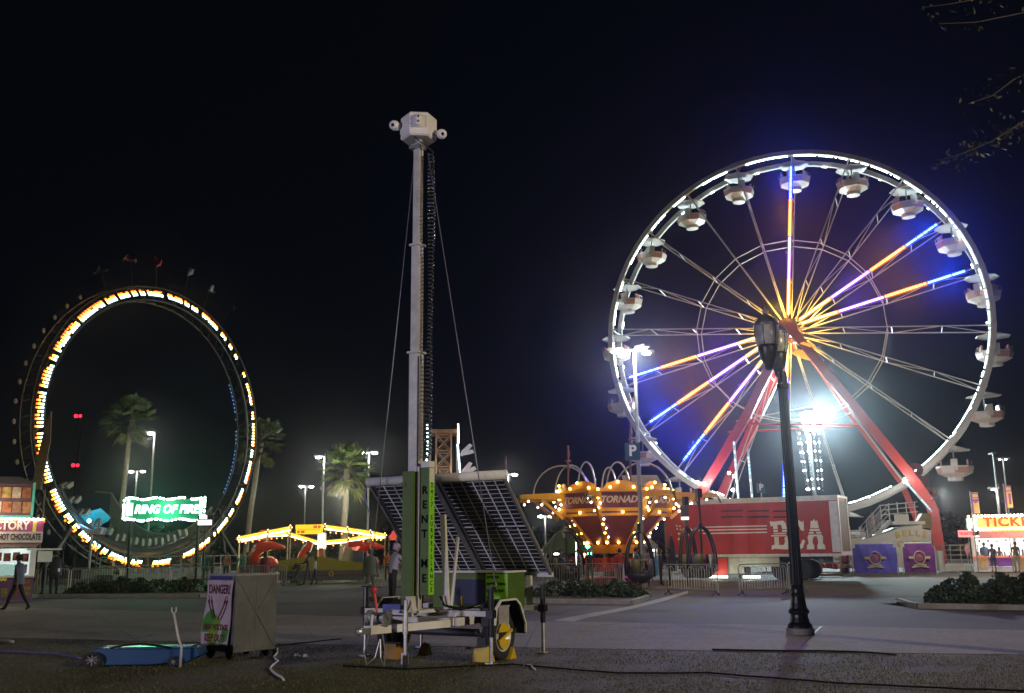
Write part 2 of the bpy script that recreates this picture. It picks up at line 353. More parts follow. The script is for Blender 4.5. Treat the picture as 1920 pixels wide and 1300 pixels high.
# battery cabinet
b=MB();b.box((.15,.5,1.03),(1.5,.55,.58));cb=b.build('battery_cabinet',dlime,tr)
b=MB();b.box((.15,.5,1.335),(1.56,.6,.03));b.build('lid',white,cb)
b=MB();b.box((.68,.22,1.06),(.42,.006,.5));sg=b.build('service_sticker',lime,cb)
for i,s in enumerate(['24/7 POWER','24/7 MONITORING','24/7 DETECTION','20 HRS']):
    txt(s,'sticker_lettering',blackp,.06,T((.50,.213,1.25-i*.11)),sg,.001,'LEFT',sx=.72)
b=MB();b.box((.2,.222,1.0),(.7,.004,.42));b.build('tinted_window',mat('tinted_panel',(.03,.035,.09),.25,var=.2),cb)
b=MB();b.box((.95,-.3,.68),(.35,.32,.26));b.box((.95,-.3,.82),(.37,.34,.02));b.build('tool_box',mat('grey_paint',(.32,.32,.34),.4),tr)
# mast
mx,my=.03,-1.2
def sq(z0,z1,w,name,par):
    b=MB();b.box((mx,my,(z0+z1)/2),(w,w,z1-z0));b.box((mx,my,z1-.02),(w+.06,w+.06,.035))
    for q in(-1,1): b.cyl((mx+q*(w/2+.02),my,z1-.05),(mx+q*(w/2+.02),my,z1-.22),.012)
    return b.build(name,mat('mast_paint',(.55,.55,.53),.4,.2,var=.25,scale=5),par)
m1=sq(.78,4.9,.17,'mast',tr);sq(4.9,6.75,.145,'mast_section',m1);sq(6.75,8.55,.12,'mast_section',m1)
b=MB();b.tube([(mx-.09,my-.09,z/10) for z in range(8,49,8)],.008);b.tube([(mx+.1,my-.08,.9),(mx+.1,my-.08,4.8)],.01);b.build('cable_conduit',dsteel,m1)
hexM=T((mx,my,8.62))@RZ(R_(30+6))
b=MB();b.lathe([(.0,0),(.28,0),(.31,.025),(.31,.40),(.29,.425),(0,.44)],6,hexM@RZ(R_(0)));hb=b.build('camera_head',mat('camera_head_paint',(.72,.7,.7),.4,var=.06),tr)
b=MB();b.cyl((mx,my,8.45),(mx,my,8.62),.09,n=10);b.box((mx-.02,my,8.5),(.22,.2,.06));b.build('head_mount',steel,hb)
def dome(c,d,name='camera'):
    """ball camera on a stub, looking along d"""
    c=Vector(c);d=Vector(d).normalized();b=MB();b.tube([c-d*.09,c-d*.07,c+d*.02,c+d*.09,c+d*.115],[.03,.075,.088,.08,.05],12);cc=b.build(name,mat('camera_shell',(.72,.7,.72),.35,var=.05),hb,True)
    b=MB();b.ball(c+d*.095,.038,10,6);b.build('lens',mat('lens_glass',(.02,.02,.03),.1,var=0),cc,True)
    return cc
cR=(Matrix.Rotation(-TY,3,'Z'))
def lw(x,y,z): return cR@Vector((x,y,z))    # world offset to local
hc=Vector((mx,my,8.86))
L_=hc+lw(-.4,-.05,.03);b=MB();b.beam(hc+lw(-.24,-.02,-.02),L_,.05,.08);b.beam(hc+lw(-.27,-.02,-.14),hc+lw(-.27,-.02,.05),.05,.1);b.build('bracket',white,hb);dome(L_,lw(-.3,-1,-.3))
L_=hc+lw(.4,-.1,-.16);b=MB();b.beam(hc+lw(.22,-.02,-.08),L_,.06,.08);b.build('bracket',white,hb);dome(L_,lw(.3,-1,-.4))
L_=hc+lw(0.02,-.27,.0);b=MB();b.box(L_,(.16,.1,.22),Matrix.Rotation(-TY,3,'Z'));b.ball(L_+lw(0,-.04,.05),.07,10,6);b.ball(L_+lw(0,-.04,-.04),.07,10,6);cc=b.build('camera',mat('camera_shell',(.72,.7,.72),.35),hb,True)
for dz in(.05,-.04):
    b=MB();b.ball(L_+lw(.01,-.105,dz),.02,8,6);b.build('lens',MC['lens_glass'],cc,True)
# guy cables and coil
def guy(a,c): 
    b=MB();b.cyl(a,c,.009,n=5);b.build('guy_cable',mat('wire',(.16,.16,.17),.5,.7,var=0),tr)
guy((mx-.09,my,8.3),(-1.24,-.72,1.1));guy((mx+.2,my,8.35),(1.24,-.72,1.1))
b=MB();pts=[];n=78*10
for i in range(n):
    t=i/n;a=i/10*6.283;z=8.35-t*5.2;rr=.045+.012*math.sin(t*9)
    pts.append((mx+.26+.02*math.sin(t*5)+rr*math.cos(a),my+rr*math.sin(a),z))
b.tube([(mx+.05,my-.2,8.62),(mx+.16,my-.12,8.5),(mx+.24,my,8.42)]+pts,.011,4);b.build('coiled_cable',mat('cable_rubber',(.03,.03,.033),.25,var=0,spec=.8),tr,True)
# wrapped columns
b=MB();b.box((.05,-1.40,1.9),(.2,.06,2.05));b.box((-.02,-1.45,2.72),(.07,.04,.07));b.build('mast_cover',dlime,tr)
b=MB();b.mi(0).box((.30,-1.24,2.0),(.155,.15,1.95));b.mi(1).box((.38,-1.24,2.0),(.004,.146,1.945));cv=b.build('message_column',[dlime,lime],tr)  # shaded front and lit right face put in as two greens
b=MB();b.box((.30,-1.24,3.03),(.16,.155,.1));b.box((.38,-1.24,2.86),(.008,.13,.22));b.build('column_cap',white,cv)
for i,ch in enumerate('RENT ME'):
    if ch!=' ': txt(ch,'letter',mat('ink',(.004,.005,.003),.8,var=0,spec=.05),.17,T((.30,-1.3165,2.62-i*.225)),cv,.001,bold=.006)
for i,ch in enumerate('24/7 SURVEILLANCE'):
    if ch!=' ': txt(ch,'letter',MC['ink'],.1,T((.3835,-1.24,2.70-i*.1))@RZ(R_(90)),cv,.001,bold=.002)
b=MB();b.beam((.5,-.98,.8),(.4,-.95,2.25),.09,.05);b.beam((.56,-.96,.8),(.52,-.7,1.9),.04,.04);b.beam((.17,-1.3,.8),(.17,-1.3,3.0),.04,.03);b.build('panel_strut',white,tr)
b=MB();b.tube([(.1,-1.5,.8),(.2,-1.52,.98),(.3,-1.5,.8)],.02);b.box((.12,-1.42,.86),(.16,.14,.3),top=.7);b.build('mast_foot',mat('cream_paint',(.55,.52,.45),.5),tr)
b=MB();b.tube([(.45,-1.1,1.0),(.5,-1.05,.86),(.7,-.9,.8),(.9,-.7,.84),(1.0,-.4,.9)],.022,6);b.build('power_lead',blackp,tr,True)
b=MB();b.cyl((-.45,-1.5,.72),(-.5,-1.52,1.08),.02);b.ball((-.5,-1.52,1.1),.04,sc=(1,1,1.6));b.build('release_lever',red,tr)
b=MB();b.cyl((.62,-.75,.78),(.62,-.75,.98),.025);b.build('marker_pin',yellow,tr)
b=MB();b.box((-.25,-1.3,.82),(.34,.22,.12));b.build('control_box',mat('blue_box',(.07,.09,.4),.5),tr)
# solar panels
P0=Vector((0,-.6,2.84));P1=Vector((0,.92,1.31));sd=(P1-P0).normalized();PLN=(P1-P0).length
pn=sd.cross(Vector((1,0,0)))      # facing normal
if pn[1]<0: pn=-pn
under=-pn                          # side seen from below/front
Xa=Vector((1,0,0))
for sgn,xc in((-1,-.69),(1,.69)):
    wd=1.26
    def Q(u,s,o=0.): return Vector((xc+u,0,0))+P0+sd*s+under*o
    b=MB()
    for u in(-wd/2,wd/2): b.beam(Q(u,0),Q(u,PLN),.035,.05,up=tuple(pn))
    for s in(.0,PLN): b.beam(Q(-wd/2,s),Q(wd/2,s),.05,.035,up=tuple(pn))
    fr=b.build('solar_panel',mat('alu_frame',(.6,.6,.6),.35,.7,var=.1),tr)
    b=MB();b.add([Q(-wd/2+.02,.02,.0),Q(wd/2-.02,.02,.0),Q(wd/2-.02,PLN-.02,.0),Q(-wd/2+.02,PLN-.02,.0),Q(-wd/2+.02,.02,-.008),Q(wd/2-.02,.02,-.008),Q(wd/2-.02,PLN-.02,-.008),Q(-wd/2+.02,PLN-.02,-.008)],[(0,1,2,3),(7,6,5,4),(0,4,5,1),(1,5,6,2),(2,6,7,3),(3,7,4,0)]);b.build('cell_sheet',mat('solar_cells',(.014,.019,.028),.3,.0,var=.3,scale=1),fr)
    b=MB()
    for i in range(1,6):
        u=-wd/2+wd*i/6; b.add([Q(u-.012,.03,.003),Q(u+.012,.03,.003),Q(u+.012,PLN-.03,.003),Q(u-.012,PLN-.03,.003)],[(0,1,2,3)])
    for i in range(1,24):
        s=PLN*i/24;q=.0055 if i!=12 else .014; b.add([Q(-wd/2+.03,s-q,.003),Q(wd/2-.03,s-q,.003),Q(wd/2-.03,s+q,.003),Q(-wd/2+.03,s+q,.003)],[(0,1,2,3)])
    b.build('cell_grid',mat('grid_white',(.88,.88,.85),.4,var=0),fr)
    b=MB();b.tube([Q(-wd/2+.05,PLN*.5,.03),Q(-.2,PLN*.52,.04),Q(.1,PLN*.49,.05),Q(wd/2-.1,PLN*.5,.03)],.008,5)
    for u in(-.3,.0,.3): b.beam(Q(u-.06,PLN*.5,.035),Q(u+.06,PLN*.5,.035),.02,.03)
    b.build('junction_cable',blackp,fr)
b=MB();b.cyl((-1.38,-.63,2.86),(1.38,-.63,2.86),.075,n=12);b.build('panel_rail',white,tr,True)
b=MB();b.beam(P0+under*.05,P1+under*.05,.1,.06,up=tuple(pn));b.beam(Vector((-1.34,0,0))+P0+under*.04,Vector((-1.34,0,0))+P1+under*.04,.05,.05,up=tuple(pn));b.beam(Vector((1.34,0,0))+P0+under*.04,Vector((1.34,0,0))+P1+under*.04,.04,.05,up=tuple(pn));b.build('panel_spine',mat('alu_dull',(.24,.24,.25),.45,.5),tr)
b=MB();b.beam((-1.36,.93,1.27),(1.36,.93,1.27),.06,.07);b.build('panel_rail',white,tr)
for q_ in(.95,-.95):
    b=MB();b.beam((q_,.85,.72),(q_,.85,1.26),.09,.06);b.build('panel_stand',white,tr)
b=MB();b.tube([(-1.4,-.62,2.84),(-1.45,-.64,2.6),(-1.38,-.64,2.45),(-1.36,-.6,2.3)],.01,5);b.build('loose_strap',mat('strap_blue',(.05,.07,.3),.6),tr)
# wheel chocks
def chock(px,py,s,lab,kind=0):
    p=G(px,py);c=thing('wheel_chock',lab,'wheel chock',p,TY,'yellow wheel chocks')
    b=MB();b.prism([(-s,0),(s*.9,0),(s*.1,s*1.7)],.16,RZ(R_(90))@T((0,-.08,0)));b.build('wedge',yellow,c)
    b=MB();b.tube([(-.02,0,s*1.7),(0,0,s*1.9),(.02,0,s*1.7)],.008);b.build('carry_loop',dsteel,c)
chock(955,1236,.11,'yellow wedge chock behind the near trailer wheel')
chock(797,1229,.11,'yellow wedge chock beside the far trailer wheel')
p=G(902,1243);c=thing('chock_box','yellow metal chock block with a black bracket in front of the near trailer wheel','wheel chock',p,TY,'yellow wheel chocks')
b=MB();b.box((-.02,.1,.12),(.3,.2,.24),top=.75);b.build('block',yellow,c);b=MB();b.beam((-.28,0,.2),(.16,0,.26),.04,.03);b.box((-.02,.1,.3),(.16,.12,.12));b.build('bracket',blackp,c)
p=G(738,1236);c=thing('chock_box','dull yellow chock block under the front of the trailer beside the jockey wheel','wheel chock',p,TY,'yellow wheel chocks')
b=MB();b.box((0,0,.12),(.26,.2,.24),top=.8);b.build('block',mat('dirty_yellow',(.3,.15,.02),.6),c);b=MB();b.box((0,0,.25),(.3,.05,.03));b.build('bracket',blackp,c)
# ================================================================== danger cabinet
DO=W(438,1200,15.95);DO[2]=0
dc=thing('generator_cabinet','grey cabinet on small wheels with a DANGER HIGH VOLTAGE KEEP OUT banner','generator',DO,R_(-41))
cg=mat('cabinet_grey',(.12,.125,.13),.5,.2,var=.35,scale=3,bump=.1)
b=MB();b.box((-.4,.4,.72),(.8,.8,1.2));cbx=b.build('cabinet',cg,dc)
b=MB()
for q in(-1,1): b.beam((.003,.4-q*.38,.16),(.003,.4+q*.38,1.28),.006,.03,up=(1,0,0));
b.beam((.002,.4,.14),(.002,.4,1.3),.012,.01);b.build('side_brace',mat('cabinet_light',(.145,.145,.15),.5),cbx)
b=MB();b.box((-.4,.4,1.335),(.84,.84,.03));b.build('roof',mat('cabinet_top',(.25,.25,.26),.5),cbx)
b=MB();b.box((-.45,-.012,1.29),(.6,.02,.06));b.build('top_strip',mat('navy_strip',(.03,.03,.15),.6),cbx)
# banner, bellied cloth
bm_=MB();vs=[];fs=[];nx,nz=14,18;cols=[]
def bpt(u,v):
    x=-.80+u*.77-(1-v)*.05; z=.22+v*1.03; y=-.02-.05*(1-v)-.02*math.sin(u*5+v*3)*(1-v)-.015*math.sin(v*7+u*2)
    return Vector((x,y,z))
for j in range(nz+1):
    for i in range(nx+1): vs.append(bpt(i/nx,j/nz))
for j in range(nz):
    for i in range(nx): a=j*(nx+1)+i;fs.append((a,a+1,a+nx+2,a+nx+1))
bm_.add(vs,fs);bn=bm_.build('warning_banner',mat('banner_vinyl',(.42,.33,.36),.5,var=.22,scale=3),dc,True)
def onb(o):
    for v in o.data.vertices:
        u=(v.co.x+.80)/.77; w_=(v.co.z-.22)/1.03; p=bpt(min(max(u+ (1-w_)*.065,0),1),min(max(w_,0),1)); v.co.y=p.y-.004-(.002 if v.co.y<0 else 0)
    return o
ink2=mat('danger_ink',(.1,.012,.015),.6,var=.2,scale=30)
for s,x,z,sz in(('DANGER!',-.42,1.1,.2),('HIGH VOLTAGE',-.445,.5,.115),('KEEP OUT!',-.44,.33,.16)):
    onb(txt(s,'banner_lettering',ink2,sz,T((x,0,z)),bn,.0005,bold=.006,sx=.76 if s[0]!='K' else .68))
for k,poly in enumerate([[(-.82,.42),(-.62,.42),(-.46,.62),(-.6,.8),(-.74,.72),(-.83,.6)],[(-.6,.24),(-.38,.24),(-.36,.62),(-.5,.7),(-.62,.45)],[(-.3,.24),(-.12,.3),(-.1,.48),(-.28,.5)]]):
    b=MB();b.prism(poly,.0006);o=b.build('banner_patch',mat('banner_green%d'%(k%2),((.12,.45,.08) if k%2==0 else (.3,.5,.06)),.5,var=.3,scale=6),bn)
    bm=bmesh.new();bm.from_mesh(o.data);bmesh.ops.subdivide_edges(bm,edges=bm.edges,cuts=3,use_grid_fill=True);bmesh.ops.triangulate(bm,faces=bm.faces);bm.to_mesh(o.data);bm.free()
    for v in o.data.vertices:
        w_=(v.co.z-.22)/1.03;u=(v.co.x+.8)/.77+(1-w_)*.065;p=bpt(min(max(u,0),1),w_);v.co.y=p.y-.0025
for x0,x1 in((-.68,-.5),(-.16,-.36)):
    b=MB();b.beam((x0,-.075,.93),(x1,-.085,.63),.03,.006,up=(0,1,0));b.beam((x0,-.07,1.0),(x0+(x1-x0)*.3,-.078,.88),.016,.004,up=(0,1,0));b.build('prod_picture',ink2,bn)
for x,y in((-.12,.08),(-.12,.72),(-.7,.08),(-.7,.72)):
    b=MB();b.lathe([(.02,-.03),(.1,-.03),(.11,0),(.1,.03),(.02,.03)],14,T((x,y-.05 if y<.3 else y,.11))@Matrix.Rotation(R_(90),4,'X'));b.build('caster_wheel',rubber,dc)
# ================================================================== blue cart
BO=G(165,1253);bc=thing('blue_cart','low blue plastic cart with a spoked wheel lying on the grass left of the cabinet','cart',BO,R_(2))
blu=mat('blue_plastic',(.008,.05,.15),.35,var=.2,scale=3)
b=MB()
pr=[(-.02,.2),(.02,.33),(.12,.38),(.5,.36),(1.1,.345),(1.62,.35),(1.66,.2),(1.45,.06),(1.2,.07),(.95,.04),(.24,.04),(.2,.16),(.12,.24),(.02,.22)]
b.prism(pr,.5,T((0,.02,0)));o=b.build('tub',blu,bc)
bc.scale=(1,1,.76)
md=o.modifiers.new('b','BEVEL');md.width=.03;md.segments=2
b=MB();b.tube([(.3,.05,.37),(.5,.03,.43),(.75,.04,.45),(1.0,.06,.41),(1.2,.08,.36)],.022,8);b.build('black_hose',blackp,bc,True)
b=MB();b.box((.95,.27,.365),(1.1,.36,.03));b.build('tub_lid',mat('blue_lid',(.015,.1,.2),.3),bc)
for x,y in((.06,.0),(1.3,.0)):
    r=.155 if x<.5 else .1
    b=MB();b.lathe([(r*.7,-.03),(r*.95,-.03),(r,0),(r*.95,.03),(r*.7,.03),(r*.7,-.03)],20,T((x,-.02,r))@Matrix.Rotation(R_(90),4,'X'),False);q=b.build('cart_wheel',rubber,bc,True)
    b=MB();b.cyl((x,-.05,r),(x,.02,r),.03)
    for k in range(8): a=k*math.pi/4;b.beam((x,-.03,r),(x+math.cos(a)*r*.72,-.03,r+math.sin(a)*r*.72),.012,.012)
    b.build('spokes',mat('spoke_grey',(.2,.2,.21),.5),q)
# leaning pipe
p=G(338,1252);pp=thing('forked_pipe','bent pale pipe with a forked top standing in the grass beside the blue cart','pipe',p)
b=MB();zt=W(326,1150,p[1])-p;b.tube([(0,0,0),(.0,0,.3),(zt[0]*.35,0,.42),(zt[0],0,zt[2])],.02,8);b.build('tube',mat('pvc',(.45,.44,.42),.5),pp,True)
b=MB();b.tube([(zt[0]-.035,0,zt[2]+.09),(zt[0]-.035,0,zt[2]+.03),(zt[0],0,zt[2]-.01),(zt[0]+.035,0,zt[2]+.03),(zt[0]+.03,0,zt[2]+.09)],.011,6);b.build('fork',mat('pvc',(.45,.44,.42)),pp,True)
# cables and litter on the ground
def gcable(name,pts,r,m,label,cat='cable',wob=.02,seed=1):
    rg=random.Random(seed);P=[G(*q) for q in pts];out=[]
    for a,c in zip(P,P[1:]):
        n=max(2,int((c-a).length/.25))
        for i in range(n):
            q=a.lerp(c,i/n);out.append(q+Vector((rg.gauss(0,wob),rg.gauss(0,wob),r+.012)))
    out.append(P[-1]+Vector((0,0,r)))
    b=MB();b.tube(out,r,6);return tag(b.build(name,m,None,True),label,cat)
bk=mat('cable_black',(.008,.008,.008),.9,var=0,spec=.1)
gcable('power_cable',[(640,1252),(760,1258),(960,1249),(1060,1258),(1160,1266),(1320,1265),(1440,1274),(1560,1284),(1760,1294),(1990,1302)],.013,bk,'long thick black power cable snaking across the lawn in the foreground')
gcable('power_cable',[(1330,1221),(1440,1223),(1580,1224),(1680,1230)],.015,bk,'thin black cable lying along the lawn edge beside the lamp post',seed=2)
gcable('power_cable',[(640,1200),(560,1208),(500,1216),(490,1232)],.009,bk,'black cable running from the grey cabinet towards the trailer',seed=3)
gcable('power_cable',[(-60,1222),(60,1226),(110,1230),(152,1237)],.018,mat('violet_cable',(.09,.07,.2),.4,var=0),'pale violet hose running from the left edge to the blue cart','hose',seed=4)
gcable('power_cable',[(-40,1204),(8,1206),(24,1207)],.03,mat('pvc2',(.4,.38,.33),.5),'short pale pipe lying on the grass at the left edge','pipe',seed=5,wob=.004)
gcable('white_rope',[(494,1222),(519,1219),(521,1226),(514,1234),(521,1243),(512,1250),(505,1257),(513,1265),(524,1272),(532,1278)],.016,mat('rope_white',(.55,.54,.5),.6,var=0),'short white rope curling on the grass right of the grey cabinet','rope',wob=.006,seed=6)
gcable('white_tag',[(982,1251),(995,1250),(999,1256),(1004,1258)],.012,mat('rope_white',(.6,.6,.58),.6),'small white cord end lying beside the black cable','cord',wob=.004,seed=7)
for i,(px,py,l) in enumerate(((556,1232,'left'),(572,1233,'right'))):
    p=G(px,py);b=MB();b.box((0,0,.03),(.07,.06,.045),RZ(.5+i).to_3x3(),.7);b.box((.03,.02,.015),(.05,.05,.02))
    o=b.build('paper_scrap',mat('rope_white',(.55,.54,.5)));o.location=p;tag(o,'small crumpled white scrap on the grass, %s one of the pair'%l,'litter','paper scraps on the grass')
# ================================================================== black double street lamp
LP=G(1501,1190);sl=thing('street_lamp','tall black fluted lamp post with two unlit acorn lanterns on the footpath','street lamp',LP)
b=MB();b.lathe([(.27,0),(.27,.12),(.25,.13)],24);b.build('concrete_footing',mat('footing_concrete',(.25,.25,.25),.8,var=.3),sl)
b=MB();b.lathe([(.235,.12),(.24,.17),(.225,.2),(.19,.24),(.17,.33),(.165,.38),(.2,.42),(.205,.45),(.165,.5),(.145,.6),(.13,.72),(.135,.76),(.115,.8),(.115,.86),(.125,.9),(.105,.95),(.1,1.0)],16);b.build('base',blackp,sl)
prof=[];n=24;b=MB()
vs=[];N=32
for z,r in((.95,.112),(3.0,.1),(4.9,.088)):
    for k in range(N): a=6.2832*k/N;q=r*(1+(.05 if k%2 else -.05));vs.append((q*math.cos(a),q*math.sin(a),z))
fs=[(i*N+k,i*N+(k+1)%N,(i+1)*N+(k+1)%N,(i+1)*N+k) for i in range(2) for k in range(N)]
b.add(vs,fs);b.lathe([(.1,4.85),(.13,4.9),(.13,4.96),(.1,5.0),(.1,5.2),(.07,5.25)],14);b.build('post',blackp,sl)
AX=Vector((.35,.94,0)).normalized()*.42
b=MB();b.cyl(-AX+Vector((0,0,5.2)),AX+Vector((0,0,5.2)),.045,n=10)
for s in(-1,1): b.tube([Vector((0,0,5.0))+AX*s*.15,AX*s*.6+Vector((0,0,5.02)),AX*s*.95+Vector((0,0,5.18))],.025,6)
b.build('cross_arm',blackp,sl)
for s,lb in((-1,'nearer'),(1,'farther')):
    M=T(AX*s*1.0+Vector((-.12*(s<0)-.1,0,5.2)))
    b=MB();b.lathe([(.05,0),(.08,.04),(.09,.12),(.16,.25),(.2,.45),(.2,.52)],14,M);lt=b.build('lantern',mat('lantern_bronze',(.06,.055,.05),.35,.5),sl,True,label='%s unlit acorn lantern'%lb)
    b=MB();b.lathe([(.19,.52),(.235,.6),(.245,.78),(.235,.92),(.2,.95)],16,M,False);b.build('glass_globe',mat('lantern_glass',(.5,.5,.47),.25,var=.35,scale=7),lt,True)
    b=MB()
    for k in range(6): a=k*math.pi/3;b.tube([M@Vector((.205*math.cos(a),.205*math.sin(a),.5)),M@Vector((.25*math.cos(a),.25*math.sin(a),.72)),M@Vector((.24*math.cos(a),.24*math.sin(a),.93))],.008,4)
    b.build('glass_ribs',blackp,lt)
    b=MB();b.lathe([(.26,.92),(.26,.95),(.22,1.02),(.13,1.12),(.06,1.16),(.05,1.2),(.07,1.24),(.03,1.29),(.01,1.34)],14,M);b.build('cap',mat('cap_metal',(.35,.34,.34),.35,.6),lt,True)
# ================================================================== GIANT WHEEL
WO=Vector((19.98,67,0));WY=R_(-22.82);WZ=17.18;WR=13.42;WW=2.4;PH=R_(-5.14)
wh=thing('giant_wheel','huge white giant wheel with red legs and colour-lit spokes','ferris wheel',WO,WY)
def wp(r,th,y=0.): return Vector((r*math.cos(th),y,WZ+r*math.sin(th)))
TH=[k*R_(18)+PH for k in range(20)]
rimm=mat('rim_paint',(.6,.6,.56),.4,var=.15,scale=2)
ledw=em('led_white',(.85,1,.97),9);
for yy,nm in((0,'near rim of the wheel with white light strips'),(WW,'far rim of the wheel')):
    b=MB()
    for k in range(60):
        a0=PH+k*R_(6);a1=a0+R_(6)
        vs=[]
        for a in(a0,a1):
            for r in(WR-.24,WR+.1):
                for y in(yy-.14,yy+.14): vs.append(wp(r,a,y))
        b.add(vs,[(0,1,5,4),(2,6,7,3),(0,4,6,2),(1,3,7,5)])
    for k in range(20): b.box(wp(WR-.1,TH[k],yy),(.36,.36,.36),Matrix.Rotation(-TH[k],3,'Y'))
    rim=b.build('rim',rimm,wh,label=nm)
    b=MB();rg=random.Random(5 if yy==0 else 8)
    for k in range(20):
        deg=math.degrees(TH[k])%360
        if yy==0:
            if deg<75 or deg>300:
                n=26
                for i in range(n):
                    if rg.random()<.12: continue
                    a=TH[k]+R_(18)*(i+1)/(n+1.5); b.box(wp(WR-.36,a,yy-.1),(.07,.08,.1),Matrix.Rotation(-a,3,'Y'))
            else:
                a=TH[k]+R_(1.2)
                while a<TH[k]+R_(16):
                    l=R_(rg.choice((.7,1.,2.5,3.5,5)));
                    if 100<deg<230 and rg.random()<.35: a+=l+R_(1); continue
                    if a+l>TH[k]+R_(17): break
                    c=wp(WR-.36,a,yy-.1);d=wp(WR-.36,a+l,yy-.1);b.beam(c,d,.07,.07);a+=l+R_(.5)
        else:
            for _ in range(2):
                if rg.random()<.6:
                    a=TH[k]+R_(rg.uniform(2,14));l=R_(rg.choice((.6,1.5,2.5)));b.beam(wp(WR-.36,a,yy-.2),wp(WR-.36,a+l,yy-.2),.07,.07)
    b.build('light_strip',ledw,rim)
spk=mat('spoke_paint',(.58,.56,.52),.45,var=.15)
def ray_led(y,th,name,col,s,r0,r1,par,rg):
    b=MB();r=r0
    while r<r1:
        l=min(rg.choice((.5,.9,1.6,2.2)),r1-r)
        b.beam(wp(r,th,y),wp(r+l-.06,th,y),.085,.085);r+=l
    return b.build(name,em('led_'+name,col,s),par)
CORE=dict(yellow=(1,.72,.22),violet=(.72,.42,1),orange=(1,.42,.08),blue=(.2,.38,1))
LIT=(5,2,1,11,12,13,15)
for k in range(20):
    th=TH[k];b=MB()
    y0,y1=.55,WW-.55
    f0,f1=wp(.8,th,y0-.35),wp(WR-.25,th,0);g0,g1=wp(.8,th,y1+.35),wp(WR-.25,th,WW)
    b.cyl(f0,f1,.045,n=5);b.cyl(g0,g1,.045,n=5)
    fr=[0,.2,.48,.5,.78,1.]
    P=lambda t,s:(f0.lerp(f1,t) if s else g0.lerp(g1,t))
    for t in(.24,.5,.76): b.cyl(P(t,0),P(t,1),.032,n=4)
    for i,(t0,t1) in enumerate(((.02,.24),(.24,.5),(.5,.76),(.76,1))): b.cyl(P(t0,i%2),P(t1,(i+1)%2),.026,n=4)
    sp=b.build('spoke',spk,wh,label='lit spoke of the wheel' if k in LIT else None)
    rg=random.Random(k)
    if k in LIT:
        yl=lambda r:-.12
        segs=(('yellow',(1,.42,.03),11,1.0,3.68),('violet',(.3,.07,1),7,3.7,6.85),('orange',(1,.2,.012),8,6.9,9.75),('blue',(.02,.045,1),10,9.8,12.3))
        for nm,c,s,r0,r1 in segs:
            b=MB();r=r0
            while r<r1-.05:
                l=min(rg.choice((.35,.5,.9,1.6)) if nm=='blue' else rg.choice((2.6,3.2)),r1-r)
                t0=(r-.8)/(WR-1.05);t1=(r+l-.07-.8)/(WR-1.05)
                o=Vector((0,-.1,0));b.beam(P(t0,1)+o,P(t1,1)+o,.13,.12);r+=l
            b.build('%s_led_strip'%nm,em('led_'+nm,CORE[nm],4.5),sp)
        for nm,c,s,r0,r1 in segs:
            t0=(r0-.8)/(WR-1.05);t1=(r1-.8)/(WR-1.05);o=Vector((0,.0,0));b=MB();b.beam(P(t0,1)+o,P(t1,1)+o,.3,.09,up=(0,1,0));b.build('%s_bloom_band'%nm,em('bloom_band_'+nm,c,.9 if nm!='blue' else 1.6),sp)  # wider glowing bands added behind the LEDs to imitate bloom
        if k!=15:
            for r_,pw,cl in((11.1,3400,(.015,.06,1)),(8.3,750,(1,.3,.03)),(5.2,800,(.3,.1,1))):
                pl=lamp('spoke_glow',(0,0,0),pw,cl,.3,84,(0,-1,0),.15);pl.parent=wh;pl.location=wp(r_,th,-.45);pl.rotation_euler=(R_(-105),0,0)
for y in(0.35,WW-.35):
    b=MB();r=6.7
    for k in range(20): b.cyl(wp(r,TH[k],y),wp(r,TH[k]+R_(18),y),.035,n=5)
    b.build('brace_ring',spk,wh)
b=MB();M=T((0,0,WZ))@Matrix.Rotation(R_(-90),4,'X')
b.lathe([(.0,-.9),(.35,-.9),(.35,-.2),(.7,-.1),(.72,.1),(.4,.2),(.4,WW-.2),(.72,WW-.1),(.72,WW+.1),(.35,WW+.2),(.35,WW+.9),(0,WW+.9)],20,M,False);b.build('hub',mat('hub_red',(.14,.05,.02),.45,.2),wh)

for q_ in range(4):
    lamp_h=lamp('hub_glow',(0,0,0),520,(1,.55,.05),.25);lamp_h.parent=wh;lamp_h.location=(1.9*math.cos(q_*1.57+.4),WW/2,WZ+1.9*math.sin(q_*1.57+.4))
lamp_h=lamp('hub_glow',(0,0,0),260,(1,.55,.08),.35);lamp_h.parent=wh;lamp_h.location=(-.2,-1.6,WZ+1.4)
for i,(px,py) in enumerate(((1512,650),(1503,668))):
    x,z=PL(px,py,WO,WY,-.9);b=MB();b.lathe([(.05,.45),(.5,.3),(.75,0),(.7,-.05)],10,T((x,-.9,z))@Matrix.Rotation(R_(25),4,'Y'),False);b.build('hub_shade',mat('amber_shade',(.6,.3,.03),.4,em=(1,.45,.03),es=.9),wh)
